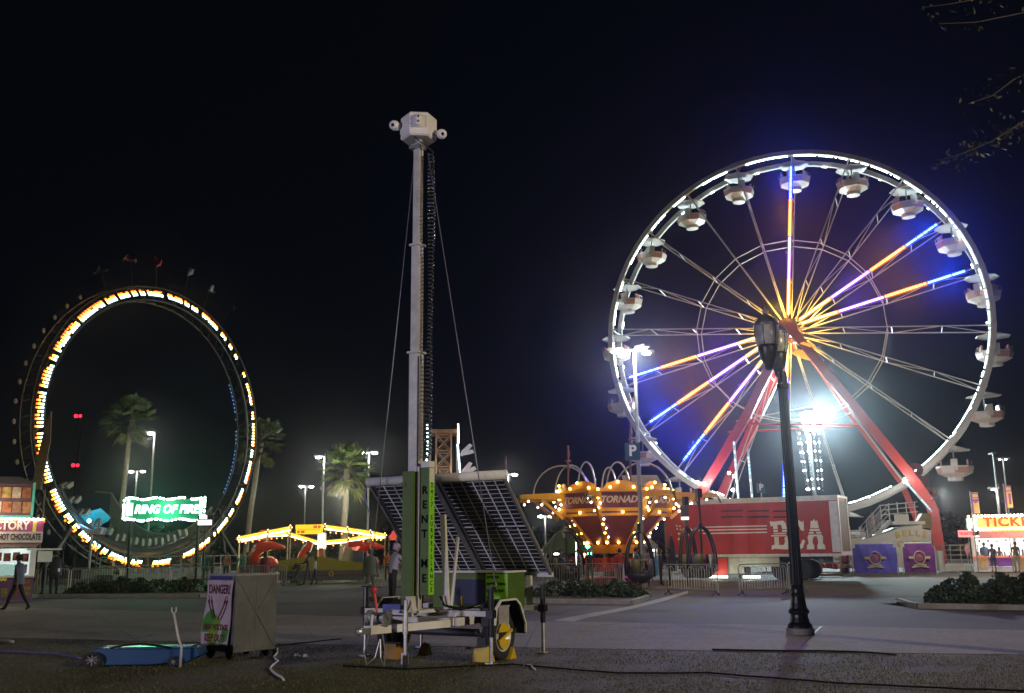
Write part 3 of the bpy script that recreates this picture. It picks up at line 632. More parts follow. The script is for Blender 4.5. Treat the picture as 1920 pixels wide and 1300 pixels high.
# legs
legm=mat('leg_red',(.55,.035,.025),.4,var=.18,scale=1.2)
def leg(pts,ly,w,d,name='leg'):
    P=[Vector((PL(x,y,WO,WY,ly)[0],ly,PL(x,y,WO,WY,ly)[1])) for x,y in pts];b=MB()
    for a,c in zip(P,P[1:]): b.beam(a,c,d,w,up=(1,0,0) if abs((c-a).normalized()[2])>.9 else (0,0,1))
    for p_ in P[1:-1]: b.cyl(p_-Vector((0,d/2+.02,0)),p_+Vector((0,d/2+.02,0)),w*.55,n=12)
    return b.build(name,legm,wh),P
fz=(1283,990)
l1,Pa=leg([(1478,615),(1400,780),(1303,945),(1262,1040)],-1.25,.62,.45)
l2,Pb=leg([(1478,610),(1600,760),(1702,885),(1742,940)],-1.25,.62,.45)
l3,_=leg([(1742,940),(1750,960),(1767,1062)],-1.25,.66,.5,'foot_post')
l4,Pc=leg([(1492,628),(1440,740),(1345,945),(1310,1040)],WW+1.4,.6,.45)
l5,Pd=leg([(1492,628),(1590,770),(1690,905),(1730,1000)],WW+1.4,.4,.35)
b=MB()
for z,q in((790,-1.25),(797,-1.25)): pass
def seg(px0,py0,px1,py1,ly,r,m,name,par=wh):
    x0,z0=PL(px0,py0,WO,WY,ly);x1,z1=PL(px1,py1,WO,WY,ly);b=MB();b.cyl((x0,ly,z0),(x1,ly,z1),r,n=6);return b.build(name,m,par)
seg(1395,795,1610,797,-1.2,.09,legm,'cross_tie');seg(1365,810,1600,800,WW+1.3,.08,legm,'cross_tie')
seg(1380,790,1530,760,0.2,.04,spk,'cross_brace');seg(1540,800,1600,772,.2,.05,spk,'cross_brace')
# led wash lamps standing on the legs and stair rails
for (px,py,s) in((1320,908,1.0),(1367,887,.6),(1376,893,.5),(1374,919,.7),(1697,903,.7)):
    x,z=PL(px,py,WO,WY,-1.7);b=MB();b.ball((x,-1.7,z),.09*s+.05,8,6);b.build('work_lamp',em('work_light',(1,.97,.9),30),wh)
    if s>.6:
        q=lamp('work_light',(0,0,0),230*s,(1,.95,.88),.2);q.parent=wh;q.location=(x,-3.2,z+.2)
for px0,py0,px1,py1 in((1376,828,1385,940),(1402,842,1411,940),(1699,905,1748,960)):
    x0,z0=PL(px0,py0,WO,WY,-1.6);x1,z1=PL(px1,py1,WO,WY,-1.6)
    b=MB();b.cyl((x0,-1.6,z0),(x1,-1.6,z1),.09,n=6);s_=b.build('led_pole',mat('pale_pole',(.55,.6,.62),.35),wh)
    b=MB();n=14
    for i in range(n):
        if random.random()<.3: continue
        t=(i+.5)/n;b.beam((x0+(x1-x0)*(t-.025),-1.71,z0+(z1-z0)*(t-.025)),(x0+(x1-x0)*(t+.025),-1.71,z0+(z1-z0)*(t+.025)),.08,.05)
    b.build('led_row',em('led_ice',(.55,.85,1),2.2),s_)
# drive tyres and boxes by the right foot
b=MB()
for px,py,s in((1716,882,.5),(1728,905,.45),(1745,925,.4)):
    x,z=PL(px,py,WO,WY,0);b.lathe([(.1,-.2),(s,-.2),(s,.2),(.1,.2)],12,T((x,0,z))@Matrix.Rotation(R_(90),4,'X'),False)
b.build('drive_unit',mat('drive_maroon',(.10,.015,.02),.6,var=.4),wh)
# gondolas
def make_gondola():
    g=thing('gondola','x','gondola',(0,0,0))
    gw=mat('gondola_white',(.6,.58,.55),.4,var=.12,scale=2);gp=mat('gondola_pink',(.5,.27,.25),.4,var=.25,scale=4)
    b=MB();b.lathe([(1.13,-.52),(1.1,-.56),(.55,-.33),(.06,-.2),(.02,-.2)],8,RZ(R_(22.5)));b.lathe([(.02,-.36),(.5,-.42),(1.1,-.57)],8,RZ(R_(22.5)),False);b.build('canopy',gw,g)
    b=MB();b.cyl((0,0,.05),(0,0,-2.2),.05,n=8);b.cyl((0,-1.1,0),(0,1.1,0),.06,n=8)
    for q in(-1,1): b.cyl((0,q*.5,0),(0,0,-.5),.03,n=5)
    b.build('pole',mat('pole_grey',(.35,.35,.36),.4,.5),g)
    b=MB();n=8;pr=[(.9,-1.62),(1.17,-1.6),(1.18,-1.72),(1.08,-2.08),(.62,-2.3),(.5,-2.32),(.48,-2.56),(.2,-2.6)]
    for i,(r,z) in enumerate(pr):
        for k in range(16): a=R_(22.5*k);q=r*(1 if k%2==0 else .93);b.v.append(Vector((q*math.cos(a),q*math.sin(a),z)))
    for i in range(len(pr)-1):
        for k in range(16):
            b.f.append((i*16+k,i*16+(k+1)%16,(i+1)*16+(k+1)%16,(i+1)*16+k));b.m.append(1 if (i in(2,)and (k//2)%2==0) else 0)
    b.f.append(tuple((len(pr)-1)*16+k for k in range(16)));b.m.append(0);tb=b.build('tub',[gw,gp],g)
    b=MB()
    for s in(-1,1): b.box((s*.82,0,-1.45),(.1,1.0,.5));b.box((s*.6,0,-1.75),(.45,1.0,.08))
    b.build('seat_backs',gp,tb)
    b=MB();b.box((0,-1.08,-1.55),(.42,.1,.75));b.box((0,-1.14,-1.75),(.24,.02,.12));b.build('gate',gw,tb)
    b=MB()
    for s in(-1,1): b.tube([(s*1.05,-.45,-1.6),(s*1.05,-.45,-1.32),(s*1.05,.45,-1.32),(s*1.05,.45,-1.6)],.018,4)
    b.build('rail',MC['pole_grey'],tb)
    return g
proto=make_gondola();gi=0
pos=[k for k in range(20)]
for j in range(20):
    if j==8: continue
    k=(5-j)%20   # clockwise from the top
    g=proto if j==0 else copy_tree(proto)
    p=RZ(WY)@wp(WR-.1,TH[k],WW/2)+WO;g.location=p;g.rotation_euler=(R_(random.uniform(-2,2)),R_(random.uniform(-3,3)),WY+R_(random.uniform(-25,25)))
    g['group']='gondolas hanging round the giant wheel'
    g['label']='topmost gondola of the giant wheel behind the lit top spoke' if j==0 else ('lowest gondola of the giant wheel above the trailers' if j==10 else 'pale gondola %d places %s from the top of the giant wheel'%(j if j<10 else 20-j,'clockwise' if j<10 else 'anticlockwise'))
# ================================================================== LOOP RIDE
LO=Vector((-23.206,62,0));LYW=R_(62.74);LZ=9.86;LR=8.82
lr=thing('loop_ride','tall ring-shaped loop ride lit by rows of coloured bulbs with flags on top','loop ride',LO,LYW)
def lp(r,th,y=0.): return Vector((r*math.cos(th),y,LZ+r*math.sin(th)))
dk=mat('ring_dark',(.014,.011,.01),.5,.3,var=.3)
for y in(.15,1.1):
    b=MB()
    for r in(LR-.45,LR+.45): b.tube([lp(r,R_(a),y) for a in range(0,360,5)],.06,5,closed=True)
    for a in range(0,360,6):
        b.cyl(lp(LR-.45,R_(a),y),lp(LR+.45,R_(a+3),y),.03,n=4)
        if y<.5: b.cyl(lp(LR+.45,R_(a),.15),lp(LR+.45,R_(a),1.04),.035,n=4);b.cyl(lp(LR-.45,R_(a),.15),lp(LR-.45,R_(a),1.04),.035,n=4)
    b.build('track_ring',dk,lr)
rows=[(.15,'red',(1,.12,.01),6),(.052,'amber',(1,.5,.05),9),(-.045,'yellow',(1,.8,.22),10),(-.14,'ice',(.5,.85,1),8)]
rg=random.Random(21)
lit=[];on=True;a=0
while a<360:
    if a<25: p=.8
    elif a<70: p=.66
    elif a<200: p=.95
    elif a<260: p=.85
    elif a<300: p=.6
    else: p=.85
    l=rg.uniform(2,11) if rg.random()<p else 0
    if l: lit.append((a,a+l));a+=l
    a+=rg.uniform(.5,1.5) if p>.75 else rg.uniform(1.5,4)
for d,nm,c,s in rows:
    b=MB()
    for st in range(0,3600,14):
        a=st/10
        if not any(x<=a<=y for x,y in lit): continue
        if rg.random()<.06+(.25 if nm in('red',) else 0)+(.35 if (nm=='ice' and 70>a>0) else 0): continue
        th=R_(a);b.box(lp(LR+d,th,d*.5-.02),(.085,.07,.1),Matrix.Rotation(-th,3,'Y'))
    b.build('%s_bulb_row'%nm,em('ring_'+nm,c,s),lr)
b=MB()
for a in range(330,390,2):
    if rg.random()<.8: b.ball(lp(LR-.5,R_(a),1.2),.035,5,4)
b.build('blue_bulb_row',em('ring_blue',(.15,.4,1),3),lr)
for a in range(128,236,7):
    b=MB();b.ball(lp(LR+.75,R_(a),1.15),.13,8,5,(1,.4,1.3));b.build('side_shield',mat('shield_pale',(.14,.11,.1),.6),lr)
flc=[((.1,.12,.15),'torn grey'),((.35,.02,.02),'red and white'),((.3,.02,.02),'red'),((.18,.16,.16),'pale'),((.3,.28,.26),'white'),((.06,.07,.07),'dim grey')]
for i,((px,py),(c,cl)) in enumerate(zip(((187,513),(243,492),(294,494),(357,515),(397,547),(437,583)),flc)):
    x,z=PL(px,py,LO,LYW,.6);v=Vector((x,0,z-LZ));th=math.atan2(v.z,v.x)
    b=MB();b.cyl(lp(LR+.4,th,.6),(x-.1,.6,z+.55),.025,n=5);fp=b.build('flag_pole',dk,lr)
    b=MB();vs=[];n=6
    for u in range(n+1):
        for w_ in range(4):
            uu=u/n;vs.append((x-.1+uu*.6*(1-.25*w_/3)+(-.06*w_),.6+.2*math.sin(uu*5+i)+.1*w_*math.sin(i*2+uu*3),z+.5-.16*w_*(1-.5*uu)-.5*uu*(.4+.6*((i*37)%5)/5)+.06*math.sin(uu*9+i)))
    fs=[(u*4+w_,u*4+w_+1,(u+1)*4+w_+1,(u+1)*4+w_) for u in range(n) for w_ in range(3)]
    b.add(vs,fs)
    if i==1:
        b.m=[1 if w_==1 or (w_==2 and u>2) else 0 for u in range(n) for w_ in range(3)]
    o=b.build('flag',[mat('flag%d'%i,c,.8,var=.3,scale=6,em=c,es=.0),mat('flag_white',(.5,.48,.45),.8)],fp,label=cl+' flag on the ring')
# supports
for (x0,y0,z0),(x1,y1,z1) in (((-7.2,1.4,4.7),(-8.6,1.6,0)),((7.2,1.4,4.7),(8.6,1.6,0)),((-6.,-.0,3.2),(-8.6,-.4,0)),((6.,-.0,3.2),(8.6,-.4,0)),((-3,0,1.2),(-4,-2.4,0)),((3,0,1.2),(4,-2.4,0))):
    b=MB();b.beam((x0,y0,z0),(x1,y1,z1),.16,.16);b.box((x1,y1,.04),(.5,.5,.08));b.build('support_leg',mat('support_grey',(.02,.018,.016),.6,var=.4),lr)
b=MB();b.box((0,.6,.55),(12,3.4,.5));b.box((0,-1.9,.35),(10,1.4,.3));b.box((0,-2.8,.2),(8,.5,.2));b.build('platform',mat('platform_grey',(.08,.08,.075),.7,var=.4),lr)
b=MB()
for i in range(15):
    x=-6+i*.86;b.cyl((x,-2.6,.5),(x,-2.6,1.5),.03,n=5)
b.cyl((-6,-2.6,1.5),(6,-2.6,1.5),.03,n=5);b.cyl((-6,-2.6,1.0),(6,-2.6,1.0),.025,n=5);b.build('platform_rail',mat('rail_grey',(.2,.2,.19),.5,.5),lr)
# train
trn=thing('coaster_train','dark train with pale seat backs resting in the bottom of the loop ride','coaster train',LO,LYW)
b=MB();b.tube([lp(LR-.75,R_(a),.6) for a in range(212,300,4)],.28,6);b.build('train_bed',mat('train_black',(.02,.02,.025),.4),trn)
for a in range(214,298,8):
    for yy in(.3,.9):
        b=MB();b.box(lp(LR-1.35,R_(a),yy),(.5,.34,.26),Matrix.Rotation(-R_(a),3,'Y'),.7);o=b.build('seat_back',mat('seat_pale',(.2,.17,.14),.55,var=.3,scale=3),trn)
# ride sign
sg=thing('ride_sign','big green-lit RING OF FIRE sign edged with white bulbs','sign',W(308,955,55),R_(4))
SW=4.5
b=MB();b.box((0,.15,0),(SW,.2,1.15));b.build('sign_board',mat('sign_green',(.01,.06,.035),.4,em=(.0,.35,.13),es=.3),sg)
txt('RING OF FIRE','sign_lettering',em('sign_letter',(.55,1,.75),5.5),.66,T((.12,.02,-.02)),sg,.03,bold=.02,shear=.2,sx=.9)
b=MB();rg=random.Random(2)
for i in range(44):
    t=i/43
    for zz,sx_ in((.6,1),(-.6,1)):
        if rg.random()<.88: b.ball(((t-.5)*SW,-.02,zz+.05*math.sin(t*20)),.062,6,4)
for i in range(9):
    for x in(-SW/2,SW/2,-SW/2+.22,SW/2-.2): 
        if rg.random()<.85: b.ball((x,-.02,-.5+i*.125),.07,6,4)
b.build('bulb_border',em('sign_bulb',(.75,1,.88),14,),sg)
b=MB();b.box((-SW*.43,0,.0),(.34,.12,.72));b.build('flame_shape',em('sign_pale',(.6,1,.75),2),sg)
for q in(-1.9,1.9):
    b=MB();b.beam((q,.25,-.5),(q,.25,-(sg.location[2])),.12,.12);b.build('sign_post',dk,sg)
lamp('sign_glow',sg.location+Vector((0,-.9,-.1)),520,(.08,1,.4),.8)
s2=thing('small_sign','small white lit sign at the right end of the green ride sign','sign',W(384,980,54.5),R_(4))
b=MB();b.box((0,0,0),(.75,.08,.28));b.box((-.1,0,.3),(.4,.08,.2));b.build('sign_face',em('small_sign',(.9,.95,1),2.2),s2);b=MB();b.box((0,.09,.08),(.86,.08,.62));b.cyl((0,.1,-.2),(0,.1,-s2.location[2]),.04);b.build('sign_frame',dk,s2)
# U shaped slat fence behind the sign
o=W(200,1045,67);o[2]=0;fn=thing('slat_fence','grey slatted fence with a scooped top edge inside the loop ride','fence',o)
b=MB();n=62;x1=(W(392,1045,67)-o)[0]
for i in range(n):
    x=x1*i/(n-1);t=i/(n-1);zt=W(200,922,67)[2]*1.0
    u=abs(t-.55)/.55;h=W(290,1002,67)[2]+(W(200,925,67)[2]-W(290,1002,67)[2])*min(1,u**2.2)
    b.box((x,0,h/2),(.085,.04,h))
b.beam((0,.04,1.0),(x1,.04,1.0),.06,.08);b.build('slats',mat('slat_grey',(.13,.12,.105),.7,var=.3),fn)
b=MB();pts=[]
for i in range(25):
    t=i/24;u=abs(t-.55)/.55;pts.append((x1*t,-.05,W(290,1002,67)[2]+(W(200,925,67)[2]-W(290,1002,67)[2])*min(1,u**2.2)))
b.tube(pts,.06,6);b.beam((0,-.03,pts[0][2]),(-1.1,-.03,pts[0][2]+.1),.12,.12);b.build('top_rail',mat('rail_beige',(.22,.19,.16),.6),fn)
# cyan canopy
o=W(155,975,58);ct=thing('canopy_tent','small cyan-lit canopy behind the lower left of the loop ride','tent',(o[0],58,0))
b=MB();rg=random.Random(4);nx=10;vs=[]
for i in range(nx+1):
    for j in range(4):
        x=-1.0+2.0*i/nx;z=o[2]+.45-.18*j-.5*(j/3)*(1-abs(x))*rg.uniform(.2,.9)-.35*math.sin(i/nx*3.1)*(1 if j else .4)+(.25*i/nx);vs.append((x,j*.5+.2*rg.random(),z))
b.add(vs,[(i*4+j,i*4+j+1,(i+1)*4+j+1,(i+1)*4+j) for i in range(nx) for j in range(3)]);b.build('canvas',mat('cyan_canvas',(.05,.45,.6),.6,em=(.02,.5,.75),es=.28),ct)
b=MB()
for x in(-1,1):
    for y in(0,1.6): b.cyl((x,y,0),(x,y,o[2]+.1),.04)
b.build('tent_poles',dk,ct)
b=MB();q=W(167,977,57.6);b.ball((q[0]-o[0],-.4,q[2]),.12);b.build('tent_lamp',em('cyan_lamp',(.3,.8,1),20),ct);lamp('tent_glow',q+Vector((0,-.5,0)),30,(.2,.75,1),.2)
o=W(170,992,57);b=MB();b.prism([(-.8,.25),(-.55,.0),(-.1,-.3),(.55,-.3),(.65,0),(.45,.12),(.2,-.05),(-.2,.0),(-.75,.3)],.4);b.beam((0,.2,-.2),(0,.2,-o[2]),.1,.1);q=b.build('carved_board',mat('lavender_board',(.36,.3,.4),.6));q.location=o;tag(q,'pale lavender scroll-shaped board below the cyan canopy','sign board')
# ================================================================== SEMI TRAILER
A0=Vector((8.3,53,0));A1=Vector((16.3,48.5,0));TLN=(A1-A0).length;ang=math.atan2(A1[1]-A0[1],A1[0]-A0[0])
st=thing('show_trailer','red box trailer lettered BCA with white stripes and stars parked before the giant wheel','trailer',A0,ang)
zt,zb=4.08,1.2
tred=mat('trailer_red',(.46,.016,.010),.55,var=.35,scale=.7)
b=MB();b.box((TLN/2,1.25,(zt+zb)/2),(TLN,2.5,zt-zb));bx=b.build('box_body',tred,st)
b=MB();b.box((TLN/2,1.25,zt+.06),(TLN+.1,2.6,.12));b.box((TLN/2,-.02,zt-.06),(TLN,.04,.16));b.box((TLN/2,-.01,zb+.04),(TLN,.05,.14));b.box((TLN-.2,-.015,(zt+zb)/2),(.4,.04,zt-zb-.36));b.box((TLN+.03,1.25,zb+.1),(.06,2.6,.2))
b.box((TLN+.02,.1,(zt+zb)/2),(.05,.2,zt-zb));b.box((TLN+.02,2.4,(zt+zb)/2),(.05,.2,zt-zb));b.build('edge_trim',mat('trim_alu',(.5,.5,.47),.45,.4,var=.25),bx)
b=MB();b.box((TLN+.012,1.25,(zt+zb)/2),(.02,2.1,zt-zb-.3));b.build('rear_door',mat('rear_brown',(.12,.06,.05),.6,var=.3),bx)
b=MB();b.box((.0-.02,.2,(zt+zb)/2),(.1,.4,zt-zb));b.build('front_corner',mat('corner_green',(.1,.16,.1),.6),bx)
def tx(px,py): return PL(px,py,A0,ang,0)
wl_=mat('letter_white',(.82,.8,.74),.5,var=.08)
# vents
for x0,x1 in((1352,1393),(1401,1442),(1450,1478)):
    for y0,y1 in((959,955),(970,967)):
        p,q=tx(x0,y0),tx(x1,y1);b=MB();b.beam((p[0],-.008,p[1]),(q[0],-.008,p[1]+.0),.02,.07,up=(0,1,0) if False else (0,0,1));b.build('vent_slot',mat('vent_dark',(.03,.005,.005),.7),bx)
for y0,y1,xs in((989,986,1321),(995,992,1310),(1001,998,1318)):
    p,q=tx(xs,y0),tx(1438,y1);b=MB();zz=(p[1]+q[1])/2;b.beam((p[0],-.006,zz),(q[0],-.006,zz),.012,.055);b.build('white_stripe',wl_,bx)
def star(x,z,r):
    b=MB();b.prism([((r if i%2==0 else r*.42)*math.sin(i*math.pi/5)+x,(r if i%2==0 else r*.42)*math.cos(i*math.pi/5)+z) for i in range(10)],.012,T((0,-.012,0)));b.build('star',wl_,bx)
for px,py in((1269,986),(1275,987),(1270,992),(1276,993),(1282,993),(1289,993),(1296,993),(1302,994),(1273,1001),(1282,1002),(1290,1003),(1273,1011)):
    x,z=tx(px,py);star(x,z,.1 if py>998 else .075)
b=MB()
for i in range(1,10):
    b.box((TLN*i/10,-.003,(zt+zb)/2),(.035,.008,zt-zb-.3))
b.build('panel_seam',mat('seam_red',(.3,.016,.012),.5,var=.2),bx)
# circus slab lettering built from outline polygons (unit box 0..1)
def glyph(polys,x0,z0,w,h,name):
    b=MB()
    for p in polys: b.prism([(x0+u*w,z0+v*h) for u,v in p],.014,T((0,-.014,0)))
    return b.build(name,wl_,bx,label='big white slab letter '+name[-1].upper())
x0,z0=tx(1447,1031);x1,z1=tx(1546,1028);Lw=(x1-x0);hh=tx(1500,975)[1]-z0-.02
def bar(u0,v0,u1,v1): return [(u0,v0),(u1,v0),(u1,v1),(u0,v1)]
Bp=[[(0,0),(.16,.03),(.84,.0),(.95,.08),(.98,.28),(.9,.44),(.8,.46),(.72,.4),(.74,.28),(.68,.16),(.42,.16),(.42,.44),(.18,.44),(.18,.17),(.02,.15)],
 [(.02,.46),(.9,.46),(.8,.5),(.02,.5)],[(.16,.53),(.82,.53),(.86,.58),(.16,.58)],[(.16,.61),(.4,.61),(.4,.68),(.16,.68)],[(.62,.61),(.88,.61),(.88,.68),(.64,.68)],
 [(.0,.98),(.04,.8),(.16,.84),(.16,.71),(.4,.71),(.4,.86),(.6,.86),(.64,.71),(.88,.71),(.84,.9),(.72,1.),(.2,.97)]]
Cp=[[(.02,.5),(.04,.25),(.2,.06),(.5,-.02),(.8,.05),(.98,.3),(.82,.34),(.7,.2),(.5,.14),(.36,.24),(.3,.5)],[(.02,.53),(.3,.53),(.32,.6),(.03,.6)],[(.04,.63),(.33,.63),(.36,.7),(.07,.7)],
 [(.08,.73),(.36,.73),(.5,.86),(.66,.8),(.74,.66),(.96,.62),(.98,.98),(.84,.94),(.6,1.02),(.3,.98)]]
Ap=[[(-.02,.0),(.4,.0),(.4,.14),(.34,.2),(.34,.32),(.42,.44),(.06,.44),(.1,.2),(.0,.14)],[(.58,.0),(1.02,.0),(1.0,.14),(.9,.2),(.94,.44),(.58,.44),(.64,.32),(.64,.2),(.58,.14)],
 [(.1,.44),(.9,.44),(.88,.5),(.12,.5)],[(.14,.53),(.42,.53),(.44,.59),(.17,.59)],[(.58,.53),(.86,.53),(.84,.59),(.56,.59)],[(.2,.62),(.8,.62),(.77,.69),(.23,.69)],[(.25,.72),(.75,.72),(.68,.98),(.58,.95),(.5,1.04),(.42,.95),(.32,.98)]]
glyph(Bp,x0,z0,Lw*.36,hh,'letter_b');glyph(Cp,x0+Lw*.375,z0,Lw*.28,hh,'letter_c');glyph(Ap,x0+Lw*.68,z0,Lw*.33,hh,'letter_a')
b=MB()
for x in(1.2,3.9): b.box((x,1.2,.62),(.14,1.8,1.1))
b.box((TLN*.45,1.2,1.1),(TLN*.9,1.2,.16));b.build('landing_gear',mat('under_dark',(.04,.04,.04),.7),st)
for x in(6.1,7.2):
    for y in(.25,2.2):
        b=MB();b.lathe([(.28,-.15),(.46,-.15),(.5,-.1),(.5,.1),(.46,.15),(.28,.15)],20,T((x,y,.5))@Matrix.Rotation(R_(90),4,'X'));b.build('road_wheel',rubber,st)
# cream skirt and red door beneath the trailer body
b=MB();a=tx(1285,1045);c=tx(1460,1046);b.box(((a[0]+c[0])/2,.12,.92),(c[0]-a[0],.08,.5));b.box((a[0]+2.2,.1,.62),(1.9,.06,.6));b.build('skirt',mat('skirt_cream',(.42,.4,.32),.6,var=.2),st)
b=MB();b.box((tx(1352,1070)[0],.02,.68),(.75,.06,.85));b.build('red_hatch',tred,st)
for px in(1350,1412):
    x=tx(px,1085)[0];b=MB();b.box((x,-.25,.16),(1.0 if px<1400 else .9,.06,.14));b.build('floor_lamp',em('floor_lamp',(.85,1,.8),3.),st)
    q=lamp('floor_lamp_light',(0,0,0),25,(.9,1,.85),.2);q.parent=st;q.location=(x,-.6,.25)
# ================================================================== TORNADO RIDE
NO=Vector(((1142-960)/1780*46.5,46.3,0));tn=thing('tornado_ride','yellow and purple octagonal TORNADO ride with bulbs on its ribs and arms with hoop baskets','fairground ride',NO,R_(4))
tyel=mat('ride_yellow',(.45,.22,.015),.4,var=.2,scale=2);tpur=mat('ride_purple',(.16,.035,.08),.5,var=.35,scale=2)
def oc(r,z,k): a=R_(-90+22.5+45*k); return Vector((r*math.cos(a),r*math.sin(a),z))
lev=[(1.1,1.45),(1.2,1.85),(2.35,3.15),(2.68,3.2),(2.66,4.25),(2.5,4.35)]
b=MB()
for i,(r,z) in enumerate(lev):
    for k in range(8): b.v.append(oc(r,z,k))
for i in range(len(lev)-1):
    for k in range(8): b.f.append((i*8+k,i*8+(k+1)%8,(i+1)*8+(k+1)%8,(i+1)*8+k));b.m.append(1 if i in(1,3) else 0)
b.f.append(tuple(range(8)));b.m.append(0);b.f.append(tuple(40+k for k in range(8)));b.m.append(0)
fun=b.build('funnel',[tyel,tpur],tn)
b=MB()
for k in range(8):
    for (r0,z0_),(r1,z1_) in zip(lev[1:],lev[2:]): b.beam(oc(r0+.04,z0_,k),oc(r1+.04,z1_,k),.2,.1)
    for z,r in((3.42,2.78),(4.3,2.76)): b.beam(oc(r,z,k),oc(r,z,k+1),.06,.16)
    b.beam(oc(2.78,3.2,k),oc(2.78,3.2,k+1),.08,.12)
b.build('ribs',tyel,fun)
for k in range(8):
    m_=(oc(2.74,3.86,k)+oc(2.74,3.86,k+1))/2;a=math.atan2(m_[1],m_[0])+math.pi/2
    txt('TORNADO','panel_lettering',mat('ride_lettering',(.5,.42,.42),.5),.42,T(m_*1.0+Vector((math.cos(a-math.pi/2)*.03,math.sin(a-math.pi/2)*.03,0)))@RZ(a),fun,.012,bold=.012,shear=.3,sx=.95)
    b=MB();p0,p1=oc(2.6,4.38,k),oc(2.6,4.38,k+1);c=(p0+p1)/2;u=(p1-p0).normalized();hw=(p1-p0).length*.42
    b.prism([(-hw,0),(hw,0),(hw*.8,.22),(hw*.3,.36),(-hw*.3,.36),(-hw*.8,.22)],.08,T(c)@RZ(math.atan2(u[1],u[0])));b.build('crest',tyel,fun)
b=MB();rg=random.Random(9);b2=MB()
for k in range(8):
    for r,z in((1.3,1.95),(1.62,2.4),(1.98,2.78),(2.36,3.2),(2.8,3.5),(2.8,3.95),(2.8,4.32)):
        b.ball(oc(r+.14,z,k),.062,7,5)
    mz=[(2.74,3.3,.5),(2.74,4.42,.25),(2.74,4.42,.75),(2.66,4.66,.42),(1.3,1.95,.5)]
    for r,z,t in mz: p=oc(r+.1,z,k).lerp(oc(r+.1,z,k+1),t);b.ball(p,.062,7,5)
    for r,z in((1.45,2.2),(1.8,2.6),(2.2,3.0),(2.8,3.7)): b2.ball(oc(r+.16,z,k)+Vector((.1,0,0)),.05,6,4)
b.build('amber_bulbs',em('bulb_amber',(1,.55,.08),22),fun);b2.build('white_bulbs',em('bulb_white',(.85,.8,1),14),fun)
for k in(0,2,6,7,1):
    p=(oc(3.6,2.9,k)+oc(3.6,2.9,k+1))/2;q=lamp('bulb_glow',(0,0,0),34,(1,.55,.12),.5);q.parent=tn;q.location=p
b=MB();b.lathe([(.0,1.76),(.9,1.76),(.9,1.5),(.5,1.4),(.6,.4),(0,.4)],16);b.build('spindle',mat('spindle_dark',(.03,.03,.03),.5),tn)
b=MB();b.lathe([(0,.0),(1.6,0),(1.6,.35),(1.3,.4),(0,.4)],16);b.box((-.1,-1.6,.95),(3.3,.3,.62));b.box((-.1,-1.6,.35),(.3,.25,.7));b.build('base_drum',mat('base_red',(.5,.04,.03),.5),tn)
# arms, baskets
for i in range(8):
    a=R_(-90+22.5+45*i);d=Vector((math.cos(a),math.sin(a),0));L=5.0
    b=MB();s=Vector((-d[1],d[0],0))
    poly=[(2.6,4.28),(L,4.14),(L,3.96),(2.7,3.95)]
    M=Matrix(((d[0],s[0],0,0),(d[1],s[1],0,0),(0,0,1,0),(0,0,0,1)))
    b.prism(poly,.18,M@T((0,-.09,0)));b.beam(d*3.9+Vector((0,0,3.95)),d*2.75+Vector((0,0,3.05)),.1,.14);ar=b.build('arm',tyel,tn)
    b=MB();b.tube([d*L+Vector((0,0,4.0)),d*(L+.12)+Vector((0,0,3.7))],.04);b.build('arm_tip',dsteel,ar)
    b=MB()
    for t,z in((3.2,3.35),(3.8,3.7),(4.5,3.85)): b.ball(d*t-s*.12+Vector((0,0,z)),.05,6,4)
    b.build('arm_bulbs',em('bulb_arm',(1,.85,.6),12),ar)
lit_up=mat('hoop_metal',(.42,.37,.34),.35,.6,var=.2)
hoops=[((1055,930),108,56,0),((1101,925),34,58,1),((1143,925),28,48,1),((1160,925),44,58,0),((1207,930),108,62,0),((1072,925),60,52,1)]
for (px,py),wpx,hpx,k in hoops:
    Y=46.3+(1.2 if k else 2.2);c=W(px,py,Y);rw=wpx/2/1780*Y;rh=hpx/1780*Y
    b=MB()
    for off in((0,.12) ):
        b.tube([c+Vector((rw*math.cos(R_(t)),off*2,rh*math.sin(R_(t)))) for t in range(0,181,12)],.035,5)
    o=b.build('hoop_guard',lit_up,None);o.parent=tn;o.matrix_parent_inverse=tn.matrix_world.inverted() if False else (T(NO)@RZ(R_(4))).inverted()
# decorative posts of the ride (crest statues on poles)
for px,top,h,c in((1065,840,90,(.16,.04,.03)),(1182,800,120,(.12,.03,.04)),(948,860,60,(.14,.03,.02))):
    p=W(px,top+h,47);q=W(px,top,47);b=MB();b.cyl(p,q,.045);b.ball(q-Vector((0,0,.3)),.1,8,6,(.8,.8,2.));b.ball(q-Vector((0,0,1.0)),.08,8,6,(.9,.9,2.5));b.box(q-Vector((0,0,.65)),(.3,.05,.08));b.ball(q+Vector((0,0,.05)),.07,6,4)
    o=b.build('ornament_pole',mat('ornament%d'%px,c,.5,var=.4,scale=8),None);o.parent=tn;o.matrix_parent_inverse=(T(NO)@RZ(R_(4))).inverted()
